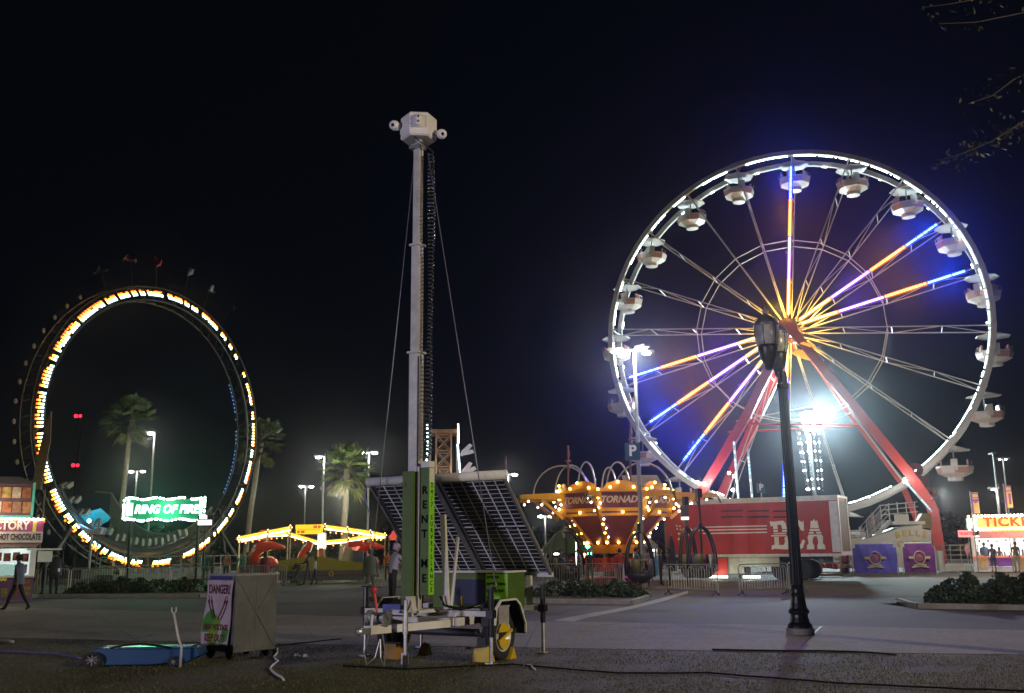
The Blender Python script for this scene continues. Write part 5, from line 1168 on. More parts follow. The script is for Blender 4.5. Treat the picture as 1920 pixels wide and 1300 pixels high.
# ================================================================== column of light strings with flood light
o=W(1524,930,84);lc=thing('light_column','column of hanging white light strings under a dazzling white flood light','light tower',(o[0],84,0))
b=MB();
def cp(px,py): q=W(px,py,84); return Vector((q[0]-o[0],0,q[2]))
b.cyl((cp(1530,930)[0],0,0),(0,0,cp(1522,815)[2]),.22,n=8);b.build('pole',mat('pole_pale',(.06,.06,.06),.5),lc)
ztop=cp(1523,808)[2];zbot=cp(1523,920)[2]
b=MB();b2=MB();rg=random.Random(12)
for k in range(9):
    a=6.283*k/9
    for i in range(40):
        t=i/39;r=.95*(1-.28*t);z_=ztop+(zbot-ztop)*t
        if rg.random()<.3: continue
        p_=(r*math.cos(a)+.25*t,r*math.sin(a),z_)
        if i%6==2: b2.ball(p_,.1,6,4)
        else: b.box(p_,(.07,.07,.07))
b.build('light_string',em('string_dim',(.9,.95,1),.4),lc);b2.build('string_bulbs',em('string_bright',(.9,.97,1),5),lc)
c=cp(1522,790);b=MB();b.box((0,0,0),(1.5,.7,1.5));hd=b.build('flood_head',mat('flood_housing',(.1,.1,.1),.5),lc);hd.location=c+Vector((0,.45,0))
b=MB()
for i in range(3):
    for j in range(3): b.ball(((i-1)*.48,-.45,(j-1)*.48),.4,12,8,(1,.4,1))
q=b.build('flood_lens',em('flood',(.88,1,1),110),hd)
lamp('flood_light',Vector((o[0]+c[0],82.4,c[2])),36000,(.72,.95,1),.7)
# ================================================================== street lights
def lstreet(px,py,Y,heads,lab,power,lit=(1,.98,.88),hz_=None,base=True,hs=.34,ds=14):
    p_=W(px,py,Y);t=thing('light_pole',lab,'street light',(p_[0],Y,0),0,'car park lamp posts with lit heads')
    b=MB();b.cyl((0,0,0),(0,0,p_[2]+.05),.11,.07,8);b.build('pole',mat('lot_pole',(.3,.3,.28),.5,.3),t)
    for dx,dy in heads:
        b=MB();b.cyl((0,0,p_[2]),(dx,dy,p_[2]+.05),.04,n=6);b.box((dx,dy,p_[2]+.06),(.7,.34,.12),RZ(math.atan2(dy,dx)).to_3x3());hd=b.build('lamp_head',mat('lamp_housing',(.12,.12,.11),.5),t)
        b=MB();b.ball((dx,dy,p_[2]-.04),hs*.78,10,6,(1,1,.42));b.build('lens',em('street_lens',lit,32),hd)
    if power: lamp('street_light',p_+Vector((0,-.6,-.5)),power*(.4 if Y>50 else .8),lit,.4)
    return t
lstreet(1189,657,42,[(-.82,.1),(-.45,.9),(.3,-.5),(.62,.5)],'tall four-headed lamp post carrying the larger green P sign before the giant wheel',1700,hs=.27)
lstreet(290,812,75,[(-.3,0)],'lamp post with a single lit head right of the left palm',700,hs=.32)
lstreet(257,884,105,[(-.65,0),(.65,0)],'twin-headed lamp post behind the green ride sign',500)
lstreet(608,857,82,[(-.5,0)],'lamp post with one lit head just left of the middle palm',1300,hs=.3)
lstreet(573,912,120,[(-.5,0),(.6,.5)],'small distant lamp post left of the middle palm',500,hs=.4)
lstreet(692,849,86,[(-.45,0),(.5,0)],'twin-headed lamp post right of the middle palm',1300,hs=.34)
lstreet(953,890,104,[(-.7,0),(.7,0)],'twin-headed lamp post right of the solar panels',900,hs=.42)
lstreet(1022,968,130,[(-.6,0),(.8,0)],'low twin-headed lamp post seen beneath the left arm of the tornado ride',900,hs=.5)
lstreet(1868,917,70,[(-.2,0)],'lamp post with a small lit head above the ticket booth',500,hs=.2)
lstreet(1880,861,95,[(-.3,0),(.3,0)],'thin distant lamp post at the upper right of the ticket booth',100,hs=.14)
lstreet(1862,852,75,[(0,.1)],'tall unlit-looking pole above the ticket booth',0,hs=.05)
# P signs
def psign(px,py,Y,h,lab,post):
    c=W(px,py,Y);t=thing('parking_sign',lab,'parking sign',(c[0],Y,0),R_(-3));w_=h*.86
    b=MB();b.box((0,0,c[2]),(w_,.05,h));f_=b.build('sign_plate',mat('sign_teal',(.03,.13,.16),.4,var=.05),t)
    txt('P','letter_p',mat('p_white',(.8,.8,.78),.4,em=(1,1,1),es=.12),h*.86,T((0,-.03,c[2]+.02)),f_,.005,bold=.02)
    b=MB();b.cyl((0,.06,0 if post else c[2]-.2),(0,.06,c[2]+h*.6),.04);b.build('sign_post',steel,t)
psign(1186,847,41.6,.76,'larger green P parking sign on the four-headed lamp post',False)
psign(1427,915,64,.64,'smaller blue P parking sign behind the red trailer roof',True)
# floating solar light board behind tornado (grey tilted panel)
o=W(1205,900,50);t=thing('tilted_panel','pale tilted panel on posts behind the top of the tornado ride','panel',(o[0],50,0))
b=MB();b.prism([(-.95,-.25),(-1.1,.25),(.75,.25),(1.05,-.3)],.1,T((0,0,o[2])));b.build('board',mat('board_grey',(.35,.32,.3),.5,var=.15),t);b=MB();b.cyl((-.4,.05,0),(-.4,.05,o[2]),.05);b.cyl((.3,.05,0),(.3,.05,o[2]),.05);b.build('posts',steel,t)
# tall thin pole of cellular tower with red lamps
o=W(145,873,150);t=thing('radio_mast','distant dark radio mast with red warning lamps inside the loop ride','mast',(o[0],150,0));zt_=W(148,780,150)[2]
b=MB();b.cyl((0,0,0),(0,0,zt_),.35,.12,5);b.build('mast_body',dk,t)
for py in(781,873):
    b=MB();q=W(148 if py<800 else 143,py,150);b.ball((q[0]-o[0]-.3,-.4,q[2]),.3,8,6);b.ball((q[0]-o[0]+.4,-.4,q[2]),.26,8,6);b.build('warning_lamp',em('red_beacon',(1,.02,.05),3),t)
# ================================================================== palms
def palm(px,pyc,pyb,pxb,Y,rad,n,lab,seed,green=(.05,.1,.02)):
    rg=random.Random(seed);c=W(px,pyc,Y);bs=W(pxb,pyb,Y);sl_=(bs[0]-c[0])/(bs[2]-c[2])*(0-c[2])
    t=thing('palm_tree',lab,'palm tree',(c[0]+sl_,Y,0))
    top_=Vector((-sl_,0,c[2]));b=MB();pts=[Vector((0,0,0)).lerp(top_,i/8)+Vector((rg.gauss(0,.03),rg.gauss(0,.03),0)) for i in range(9)];b.tube(pts,[.32]+[.22]*6+[.2,.24],8);b.build('trunk',mat('palm_trunk',(.2,.17,.13),.8,var=.35,scale=3),t,True)
    vs=[];fs=[];ms=[]
    for i in range(n):
        a=rg.uniform(0,6.283);e=rg.uniform(-1.05,1.35);L=rad*rg.uniform(.55,.75)
        d=Vector((math.cos(a)*math.cos(e),math.sin(a)*math.cos(e),math.sin(e)));st_=top_+Vector((0,0,.1));h_=st_+d*L-Vector((0,0,.1*L))
        o_=len(vs);sd_=d.cross(Vector((0,0,1))).normalized()*.03
        vs+=[st_-sd_,st_+sd_,h_+sd_,h_-sd_];fs.append((o_,o_+1,o_+2,o_+3));ms.append(1)
        x_=d.cross(Vector((0,0,1))).normalized();u_=x_.cross(d).normalized();nf=17;droop=rg.uniform(.25,.6)
        for k in range(nf):
            th=R_(-105+210*k/(nf-1));q=(d*math.cos(th)+x_*math.sin(th)+u_*rg.uniform(.0,.22)).normalized();l=rad*.5*rg.uniform(.75,1.)*(1-.25*abs(th)/1.9)
            m_=h_+q*l*.55-Vector((0,0,droop*.1*l));e_=h_+q*l-Vector((0,0,droop*l*.5));w_=(q.cross(u_)).normalized()*l*.075
            o_=len(vs);vs+=[h_,m_-w_,e_,m_+w_];fs.append((o_,o_+1,o_+2,o_+3));ms.append(2 if e<-.5 and rg.random()<.5 else (0 if rg.random()<.7 else 3))
    b=MB();b.v=[Vector(v) for v in vs];b.f=fs;b.m=ms
    b.build('crown',[mat('frond_a%d'%seed,green,.6,var=0),mat('frond_stem',(.12,.13,.04),.6,var=0),mat('frond_dry',(.16,.13,.05),.7,var=0),mat('frond_b%d'%seed,tuple(q*1.7 for q in green),.55,var=0)],t)
    return t
palm(247,788,940,229,80,2.3,70,'tall dim palm inside the loop ride left of the single lamp',1,(.05,.085,.02))
palm(489,828,1000,465,78,2.2,60,'dim palm just outside the right side of the loop ride',2,(.04,.06,.02))
palm(652,880,995,644,70,2.2,70,'brightly lit palm above the yellow children\'s ride',3,(.08,.13,.03))
lamp('palm_fill_light',W(640,930,66),900,(1,1,.7),.3);lamp('palm_fill_light',W(238,880,76),260,(.9,1,.6),.3);lamp('palm_fill_light',W(476,930,74),90,(.9,1,.6),.3)  # added fill lamps that brighten the palm crowns, no fixtures there
# utility lines beside the palm outside the ring
# ================================================================== tree at the right edge
tt=thing('street_tree','dark leafy tree reaching in from the upper right corner','tree',(9.6,13.4,0))
b=MB();b.tube([(0,0,0),(.05,0,1.5),(-.05,.1,3),(-.2,.1,4.5),(-.5,.1,6),(-.6,.2,7.5)],[.26,.2,.18,.16,.12,.07],9);b.build('trunk',mat('bark',(.03,.024,.02),.9,var=.4,scale=6,bump=.6),tt,True)
rg=random.Random(31);b=MB();lf=[];lfs=[]
def branch(pts,r,lv,dens=1.):
    r*=.5;dens*=.7
    P=[W(x,y,Yb)-Vector((9.6,13.4,0)) for x,y,Yb in pts];b.tube([Vector((-.3,.1,5.0))]+P if lv else P,[r*1.8]+[r*(1-i/(len(P)+.3)) for i in range(len(P))] if lv else [r*(1-i/(len(P)+.3)) for i in range(len(P))],5)
    for p_,q_ in zip(P,P[1:]):
        n=int((q_-p_).length*46*dens)
        for i in range(n):
            c=p_.lerp(q_,rg.random())+Vector((rg.gauss(0,.13),rg.gauss(0,.18),rg.gauss(0,.11)));u=Vector((rg.gauss(0,1),rg.gauss(0,1),rg.gauss(0,1))).normalized()*rg.uniform(.03,.06);v=u.cross(Vector((rg.gauss(0,1),rg.gauss(0,1),rg.gauss(0,1)))).normalized()*.018
            o_=len(lf);lf.extend([c-u,c-v,c+u,c+v]);lfs.append((o_,o_+1,o_+2,o_+3))
branch([(2050,170,13.2),(1940,215,13),(1860,265,12.8),(1800,290,12.6),(1760,302,12.5)],.03,1,1.6)
branch([(1960,120,13.2),(1900,150,13),(1860,180,12.9),(1815,195,12.8)],.03,1,1.2)
branch([(1990,10,13.6),(1900,28,13.4),(1830,42,13.2),(1760,45,13)],.03,1,.5)
branch([(1960,-40,13.4),(1850,-5,13.2),(1780,8,13),(1730,14,13)],.025,1,1.)
branch([(1960,230,13.5),(1900,240,13.4),(1880,262,13.2)],.02,1,1.6)
b.build('limbs',MC['bark'],tt);b=MB();b.v=lf;b.f=lfs;b.m=[0]*len(lfs);b.build('leaves',mat('oak_leaf',(.018,.024,.014),.6,var=0),tt)
# ================================================================== FOOD BOOTH left
FY=36.2
fb=thing('snack_booth','purple and white snack booth with lit counter and HOT CHOCOLATE lettering at the left edge','food stall',(0,FY,0))
def fw(px,py,dy=0): q=W(px,py,FY+dy); return Vector((q[0],dy,q[2]))
xr=fw(62,1100)[0];xl=fw(-260,1100)[0]
zc=fw(30,1083)[2];zh=fw(30,1028)[2];z0=.06
b=MB();b.box(((xl+xr)/2,.1,(zc+z0)/2),(xr-xl,.14,zc-z0));b.box((xr-.06,1.5,(zc+z0)/2),(.1,2.9,zc-z0));lp_=b.build('lower_panel',mat('booth_violet',(.2,.1,.32),.5,var=.1),fb)
for px0,px1,y0,y1,c in((41,58,1080,1096,(.55,.22,.05)),(41,58,1099,1116,(.5,.28,.06)),(8,20,1102,1118,(.45,.4,.04)),(24,38,1100,1117,(.4,.12,.04)),(-20,4,1080,1116,(.3,.1,.05))):
    a_,c_=fw(px0,y1),fw(px1,y0);b=MB();b.box(((a_[0]+c_[0])/2,.02,(a_[2]+c_[2])/2),(c_[0]-a_[0],.02,c_[2]-a_[2]));b.build('food_picture',mat('food_%d_%d'%(px0,y0),c,.4,var=.75,scale=9),lp_)
q=fw(6,1084);txt('$3.00','price_lettering',mat('price_yellow',(.7,.6,.05),.5,em=(1,.8,.05),es=.25),.22,T((q[0],.015,q[2]-.02)),lp_,.004,bold=.006)
b=MB();b.box(((xl+xr)/2,-.12,zc+.03),(xr-xl,.5,.06));b.build('counter_top',mat('counter_white',(.65,.65,.62),.35),fb)
b=MB();b.box((xr-.09,.1,(zc+zh)/2),(.2,.12,zh-zc));b.box((xr-1.9,.1,(zc+zh)/2),(.08,.1,zh-zc));b.box(((xl+xr)/2,2.9,(zc+zh)/2),(xr-xl,.1,zh-zc));b.box((xr-.04,2.2,(zc+zh)/2),(.06,1.4,zh-zc));b.build('window_frame',mat('frame_white',(.65,.67,.65),.4,em=(.8,1,.95),es=.10),fb)
b=MB();b.box(((xl+xr)/2,2.7,zc+.4),(xr-xl-.2,.1,.7));b.build('back_shelf',em('shelf_glow',(.85,1,.97),.75),fb)
b=MB();rg=random.Random(8)
for i in range(14): b.box((xr-.35-i*.26,1.1+rg.random()*.6,zc+.2+.1*rg.random()),(.2,.2,.3+.25*rg.random()));b.box((xr-.35-i*.3,.5,zh-.28-.1*rg.random()),(.24,.06,.3))
b.build('goods',mat('goods_red',(.35,.1,.06),.5,var=.8,scale=4),fb)
b=MB();b.box((fw(16,1062)[0],.8,zc+.28),(.9,.5,.42));b.build('display_case',mat('case_glass',(.4,.55,.5),.15,em=(.6,1,.9),es=.35),fb)
za,zb_=fw(30,1000)[2],fw(30,1024)[2]
xr2=fw(72,1000,-.3)[0]
b=MB();b.box(((xl+xr2)/2,-.3,(fw(30,1018)[2]+fw(30,998)[2])/2+.0),(xr2-xl,.08,fw(30,998)[2]-fw(30,1018)[2]));wb=b.build('white_header',mat('header_white',(.55,.5,.5),.5,em=(1,.85,.8),es=.10),fb)
txt('JUICE  HOT CHOCOLATE','header_lettering',mat('hdr_ink',(.03,.03,.03),.6),.3,T((fw(68,1008,-.3)[0],-.36,fw(30,1008)[2])),wb,.004,'RIGHT',bold=.012,sx=.55)
b=MB();q=fw(3.5,1009,-.3);b.box((q[0],-.36,q[2]),(.05,.01,.05));b.build('header_dot',MC['hdr_ink'],wb)
b=MB();b.prism([(xl,fw(30,1018)[2]),(xr2,fw(30,1018)[2]),(xr2-.2,fw(30,1027)[2]),(xl,fw(30,1027)[2])],.06,T((0,-.3,0)));b.build('valance',mat('valance_mauve',(.35,.25,.27),.6),wb)
z1_,z2_=fw(30,998)[2],fw(30,976)[2]
b=MB();b.box(((xl+xr2)/2-.0,-.2,(z1_+z2_)/2),(xr2-xl,.1,z2_-z1_));nb_=b.build('name_header',mat('name_purple',(.3,.08,.2),.5,em=(.8,.2,.4),es=.07),fb)
for i,(px,c) in enumerate(((60,(.6,.5,.05)),(66,(.3,.06,.2)),(52,(.35,.06,.2)))):
    a_=fw(px,987,-.26);b=MB();b.box((a_[0],-.26,(z1_+z2_)/2),(.16,.02,z2_-z1_));b.build('stripe',mat('stripe%d'%px,c,.5,em=c,es=.3),nb_)
txt('FACTORY','name_lettering',mat('name_cream',(.7,.62,.5),.5,em=(1,.85,.6),es=.3),.42,T((fw(50,987,-.26)[0],-.28,(z1_+z2_)/2)),nb_,.01,'RIGHT',bold=.016,sx=.82)
b=MB();b2=MB();b3=MB()
for i in range(26):
    px=70-i*7.5;a_=fw(px,974,-.35);(b if i%3==0 else (b2 if i%3==1 else b3)).ball((a_[0],-.35,a_[2]),.055,7,5,(1.5,1,.8))
b.build('awning_bulbs_orange',em('aw_or',(1,.35,.08),14),fb);b2.build('awning_bulbs_white',em('aw_wh',(1,.9,.8),14),fb);b3.build('awning_bulbs_cyan',em('aw_cy',(.3,.9,1),10),fb)
za,zb_=fw(30,968)[2],fw(30,908)[2];xm=fw(70,940,.2)[0]
b=MB();b.box(((xl+xm)/2,.3,(za+zb_)/2),(xm-xl,.12,zb_-za));mb=b.build('menu_board',mat('menu_purple',(.12,.06,.1),.5),fb)
for r in range(2):
    for cidx in range(8):
        a_=fw(8+ -16+ cidx*16+ -48,955 if r==0 else 925,.2)
        px=66-cidx*16.5;a_=fw(px-8,952 if r==0 else 925,.2);b=MB();b.box((a_[0]+.0,.22,a_[2]),(.29,.02,.4));b.build('menu_picture',mat('menu_pic%d'%((cidx*3+r)%5),[(.42,.2,.08),(.38,.12,.05),(.45,.32,.1),(.3,.16,.1),(.5,.42,.36)][(cidx*3+r)%5],.5,var=.8,scale=7,em=(.6,.3,.12),es=.06),mb)
b=MB();b.box((xm-.03,.2,(za+zb_)/2-.1),(.09,.1,zb_-za+.3));b.box(((xl+xm)/2,.2,za-.05),(xm-xl,.1,.14));b.build('teal_trim',mat('teal_trim',(.08,.4,.3),.4,em=(.1,.8,.6),es=.15),mb)
b=MB();b.prism([(xl,zb_+.02),(xm+.0,zb_+.02),(xm-.5,zb_+.25),(xl,zb_+.3)],3.,T((0,.2,0)));b.build('roof',mat('roof_dark',(.03,.03,.04),.6),fb)
b=MB();b.box(((xr+xm)/2+.4,1.2,zh-.05),(1.2,1.6,.06));b.box((fw(80,1027)[0]+.1,.8,zh-.32),(.5,.06,.4));b.build('side_shelf',mat('side_pale',(.45,.45,.38),.5,em=(.9,1,.8),es=.1),fb)
lamp('booth_window_light',(fw(20,1050)[0]-.4,FY+1.0,zh-.25),60,(.85,1,.95),.3);lamp('booth_awning_light',(fw(0,990)[0],FY-1.6,z2_+.1),150,(1,.8,.5),.4)
q=fw(84,978,.2);b=MB();b.ball((q[0],0,q[2]),.08);b.build('red_lamp',em('red_lamp',(1,.05,.04),6),fb)
_pv=Vector((xr,FY,0));fb.location=_pv+RZ(R_(27))@(Vector((0,FY,0))-_pv);fb.rotation_euler=(0,0,R_(27))
# hanging neutral cloth left of the ring (yellowish sail)
o=W(72,900,40);b=MB();b.prism([(-.25,-.4),(.12,-.4),(.35,1.6),(.28,2.9),(.05,2.2),(-.12,1.0)],.06);b.beam((.3,.03,-.4),(.3,.03,-o[2]),.05,.05);q=b.build('furled_sail',mat('sail_ochre',(.20,.15,.07),.8,var=.3));q.location=o;tag(q,'dull ochre furled cloth hanging left of the lower loop ride','cloth')
# ================================================================== PEOPLE
def seg_d(p,a,b):
    ab=b-a;t=max(0,min(1,(p-a).dot(ab)/max(ab.length_squared,1e-9)));return (p-a-ab*t).length
def person(label,loc,face,h=1.72,shirt=(.1,.1,.12),legs=(.03,.03,.04),hair=(.02,.015,.01),sleeve='long',short=False,hipL=0,hipR=0,kneeL=0,kneeR=0,armL=(5,8),armR=(5,8),armLs=8,armRs=8,lean=0,hairlen=0,skinc=(.30,.17,.12),coat=None,cap=None,shoe=(.03,.03,.03),group=None,z=0.,build=1.,headturn=0):
    """local +Y is where the person faces; angles in degrees, arm=(swing forward, elbow bend), s=out to the side"""
    k=h/1.72;V=Vector
    def rx(v,a): a=R_(a);return V((v[0],v[1]*math.cos(a)-v[2]*math.sin(a),v[1]*math.sin(a)+v[2]*math.cos(a)))
    def ry(v,a): a=R_(a);return V((v[0]*math.cos(a)+v[2]*math.sin(a),v[1],-v[0]*math.sin(a)+v[2]*math.cos(a)))
    J={};pel=V((0,0,.93))
    def up(v): return pel+rx(V(v)-pel,-lean)
    vs=[];es=[];rs=[];bone=[]
    def add(p,r,par=None,bn=None):
        vs.append(V(p));rs.append(r if isinstance(r,tuple) else (r,r));i=len(vs)-1
        if par is not None: es.append((par,i));bone.append((par,i,bn))
        return i
    B=build
    P=add(pel,(.15*B,.11*B));S=add(up((0,0,1.12)),(.135*B,.1*B),P,'torso');Ch=add(up((0,.0,1.31)),(.165*B,.11*B),S,'torso');N=add(up((0,0,1.455)),(.07,.06),Ch,'torso');
    ht=lambda v:V(v)
    Nk=add(up((0,.015,1.52)),.05,N,'skin');H1=add(up((0,.03,1.575)),(.062,.075),Nk,'skin');H2=add(up((0,.02,1.64)),(.078,.095),H1,'skin');H3=add(up((0,.01,1.70)),(.06,.075),H2,'skin')
    nose=add(up((0,.125,1.61)),(.011,.014),H2,'skin')
    for s,(sw,eb),so in((-1,armL,armLs),(1,armR,armRs)):
        sh=up((s*.175*B,0,1.41));i=add(sh,.058*B,Ch,'torso')
        u=ry(rx(V((0,0,-.28)),sw-lean),-s*so);el=sh+u;ie=add(el,.043,i,'uarm')
        f=ry(rx(V((0,0,-.24)),sw+eb-lean),-s*so*.6);wrp=el+f;iw=add(wrp,.027,ie,'farm')
        fd=f.normalized();pm=wrp+fd*.05;ip=add(pm,(.032,.018),iw,'skin');pe=add(wrp+fd*.085,(.034,.015),ip,'skin')
        side=V((0,1,0)) if abs(fd[2])>.5 else V((0,0,1))
        side=(side-fd*side.dot(fd)).normalized();nrm=fd.cross(side)*-s
        for q,l in((-.026,.062),(-.009,.075),(.009,.07),(.025,.055)):
            a_=add(wrp+fd*.1+side*q,.009,pe,'skin');b_=add(wrp+fd*(.1+l*.55)+side*q*1.1+nrm*.008,.0085,a_,'skin');add(wrp+fd*(.1+l)+side*q*1.1+nrm*.025,.007,b_,'skin')
        a_=add(wrp+fd*.045+side*.04,.011,ip,'skin');add(wrp+fd*.085+side*.055+nrm*.012,.009,a_,'skin')
    low=1e9
    for s,hp,kn in((-1,hipL,kneeL),(1,hipR,kneeR)):
        hj=V((s*.088*B,0,.88));i=add(hj,.092*B,P,'leg');u=rx(V((s*.012,0,-.41)),hp);kj=hj+u;ik=add(kj,.062,i,'leg')
        sh_=rx(V((0,0,-.40)),hp-kn);an=kj+sh_;ia=add(an,.04,ik,'shin');ft=rx(V((0,.14,-.035)),(hp-kn)*.5);he=add(an+V((0,-.03,-.03)),.038,ia,'foot');to=add(an+ft,(.042,.03),ia,'foot')
        low=min(low,an[2]-.075,an[2]+ft[2]-.04)
    me=bpy.data.meshes.new('person_body');me.from_pydata([v*k for v in vs],es,[]);o=bpy.data.objects.new('body',me);C.objects.link(o)
    md=o.modifiers.new('s','SKIN');md.use_smooth_shade=True;md.branch_smoothing=.4
    for i,(a,b_) in enumerate(rs): me.skin_vertices[0].data[i].radius=(a*k,b_*k)
    me.skin_vertices[0].data[0].use_root=True
    sb=o.modifiers.new('u','SUBSURF');sb.levels=1;sb.render_levels=1
    dg=bpy.context.evaluated_depsgraph_get();nm=bpy.data.meshes.new_from_object(o.evaluated_get(dg));bpy.data.objects.remove(o)
    tone=lambda n,c,r=.7:mat(n+'_%02d%02d%02d'%tuple(int(q*99) for q in c),c,r,var=.15,scale=6)
    ms=[tone('skin',skinc,.55),tone('cloth',shirt),tone('trousers',legs),tone('shoe',shoe)]
    for m_ in ms: nm.materials.append(m_)
    KS=[(vs[a]*k,vs[b_]*k,n) for a,b_,n in bone]
    mp={'torso':1,'skin':0,'uarm':1,'farm':1 if sleeve=='long' else 0,'leg':2,'shin':0 if short else 2,'foot':3}
    for pl in nm.polygons:
        c=V(pl.center);best=min(KS,key=lambda q:seg_d(c,q[0],q[1])-(.03 if q[2] in('torso','leg') else 0));m_=mp[best[2]]
        if m_==1 and best[2]=='torso' and c[2]<.95*k and lean<20: m_=2 if not coat else 1
        pl.material_index=m_;pl.use_smooth=True
    t=thing('person',label,'person',(loc[0],loc[1],z-low*k),face,group)
    bo=bpy.data.objects.new('body',nm);C.objects.link(bo);bo.parent=t
    hc=up((0,.0,1.64))*k
    M=T(hc)@Matrix.Rotation(R_(-lean),4,'X')
    b=MB();b.lathe([(.093*k,-.02*k),(.098*k,.03*k),(.082*k,.075*k),(.05*k,.1*k),(.01,.11*k)],12,M@T((0,-.012*k,0))@Matrix.Diagonal((.9,1.12,1,1)),False)
    vs2=[]
    prof=[(-.02,.1),(-.06-.02,.092),(-.09-hairlen,.07+hairlen*.1)]
    for zz,r in prof:
        for j in range(9): a=R_(180+ -10+200*j/8) if True else 0;vs2.append(M@V((r*.9*k*math.cos(a),-.012*k+r*1.12*k*math.sin(a),zz*k)))
    b.add(vs2,[(i*9+j,i*9+j+1,(i+1)*9+j+1,(i+1)*9+j) for i in range(2) for j in range(8)])
    b.build('hair' if not cap else 'cap',tone('hair',hair if not cap else cap,.7),t,True)
    b=MB()
    for s in(-1,1): b.ball(M@V((s*.031*k,.092*k,.0)),.009*k,6,4)
    b.build('eyes',mat('eye_dark',(.02,.015,.012),.3,var=0),t)
    b=MB()
    for s in(-1,1): b.ball(M@V((s*.08*k,.0,-.02*k)),.018*k,6,4,(.5,1,1.4))
    b.box(M@V((0,.098*k,-.068*k)),(.04*k,.01*k,.008*k));b.build('ears_and_mouth',tone('skin2',tuple(q*.8 for q in skinc),.55),t)
    if coat:
        b=MB();b.lathe([(.1*k,1.47*k),(.19*B*k,1.38*k),(.185*B*k,1.1*k),(.2*B*k,.9*k),(.215*B*k,coat*k)],14,Matrix.Diagonal((1,.72,1,1)),False);b.build('coat',tone('cloth',shirt),t,True)
    return t
gp=lambda x,y:G(x,y)
F_L,F_R,F_A,F_C=R_(90),R_(-90),0.,R_(180)
person('person in a grey-blue jacket and dark trousers striding left past the snack booth',gp(30,1146),F_L,1.74,(.13,.15,.22),(.02,.02,.025),hipL=24,hipR=-20,kneeL=4,kneeR=12,armL=(-14,14),armR=(16,20),lean=4,coat=.84)
person('person in black standing with a white cup right of the snack booth',gp(99,1119),F_A,1.84,(.025,.03,.03),(.015,.015,.02),armL=(30,70),armR=(25,60),build=1.15,coat=.8)
person('person in dark clothes standing closest to the snack booth side shelf',gp(79,1116),F_L+.4,1.7,(.04,.035,.03),(.02,.02,.03),armL=(20,60))
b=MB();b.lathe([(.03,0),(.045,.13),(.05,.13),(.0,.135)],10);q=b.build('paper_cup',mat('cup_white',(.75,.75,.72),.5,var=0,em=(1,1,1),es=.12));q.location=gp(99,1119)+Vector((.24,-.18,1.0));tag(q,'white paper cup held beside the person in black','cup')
person('person in a long red coat walking away left of the yellow ride skirt',gp(495,1102),R_(20),1.72,(.22,.02,.025),(.02,.015,.02),(.02,.015,.012),coat=.62,hairlen=.16,hipL=12,hipR=-12,kneeR=10,armR=(20,30))
person('person in a dark jacket pushing the stroller before the yellow ride skirt',gp(577,1098),F_L,1.68,(.05,.035,.03),(.05,.05,.07),hairlen=.1,armL=(35,45),armR=(35,45),hipL=14,hipR=-12,kneeR=8,lean=4)
person('smaller person in a pale top beside the stroller pusher',gp(590,1097),F_L,1.42,(.35,.38,.42),(.03,.035,.06),hairlen=.08,hipL=-10,hipR=14)
person('person in a teal-grey hooded tracksuit standing with their back turned',gp(693,1121),F_A,1.76,(.17,.23,.21),(.15,.19,.18),(.14,.17,.16),armL=(6,10),armR=(6,10),build=1.12,coat=.8,shoe=(.3,.3,.3))
mloc=gp(735,1141);person('person in a pale violet shirt and cap reaching over a tablet behind the camera mast',mloc,R_(-62),1.9,(.5,.48,.7),(.012,.012,.022),sleeve='short',cap=(.45,.42,.65),armL=(52,30),armR=(58,24),lean=10,build=1.15)
b=MB();b.box((0,0,0),(.34,.24,.02));q=b.build('tablet',mat('tablet_grey',(.3,.3,.4),.3,var=0));q.location=mloc+Vector((.62,.3,1.18));q.rotation_euler=(.1,.15,-.5);tag(q,'thin grey tablet held by the person behind the mast','tablet')
for (px,py,dY,lab,kw) in(
 (1052,1106,0,'person in a navy top leaning behind the crowd barriers under the tornado left basket',dict(shirt=(.03,.035,.1),armL=(30,70),armR=(30,70),face=F_R)),
 (1086,1106,1.,'person in a dark blue jacket behind the crowd barriers left of the red ride base',dict(shirt=(.03,.04,.12),face=F_L,hairlen=.1)),
 (1107,1106,1.6,'person in a black jacket beside the red ride base',dict(shirt=(.02,.02,.025),face=F_C)),
 (1164,1104,.4,'person in jeans with an orange-red top before the red ride base',dict(shirt=(.5,.06,.03),legs=(.05,.07,.15),face=F_A)),
 (1196,1104,.2,'person in a grey T-shirt at the right foot of the tornado funnel',dict(shirt=(.12,.14,.12),legs=(.03,.03,.05),sleeve='short',face=F_R,armR=(25,70),build=1.1)),
 (1213,1103,1.,'person in a pale grey top right of the tornado funnel',dict(shirt=(.22,.22,.25),legs=(.03,.03,.04),face=F_C)),
 (1256,1102,1.2,'person in a dark jacket before the left end of the red trailer',dict(shirt=(.05,.04,.05),face=F_L)),
 (1240,1101,2.,'person in black between the parasol and the red trailer',dict(shirt=(.03,.03,.035),face=F_R,hairlen=.1)),
 (946,1104,2.,'person in a tan top behind the barriers right of the solar panels',dict(shirt=(.3,.24,.16),legs=(.2,.17,.12),face=F_R))):
    p=gp(px,py);p[1]+=dY;p[0]*=p[1]/(p[1]-dY) if dY else 1;f=kw.pop('face');person(lab,p,f,random.uniform(1.64,1.78),**kw)
person('person in a navy shirt and shorts, leftmost in the ticket queue',gp(1850,1072),R_(-12),1.76,(.012,.02,.05),(.015,.02,.045),sleeve='short',short=True,cap=(.03,.03,.05),build=1.12,coat=.7)
person('person in a dark blue shirt and shorts, second in the ticket queue',gp(1865,1074),R_(8),1.66,(.02,.03,.09),(.02,.025,.07),sleeve='short',short=True,build=1.1,armR=(15,30))
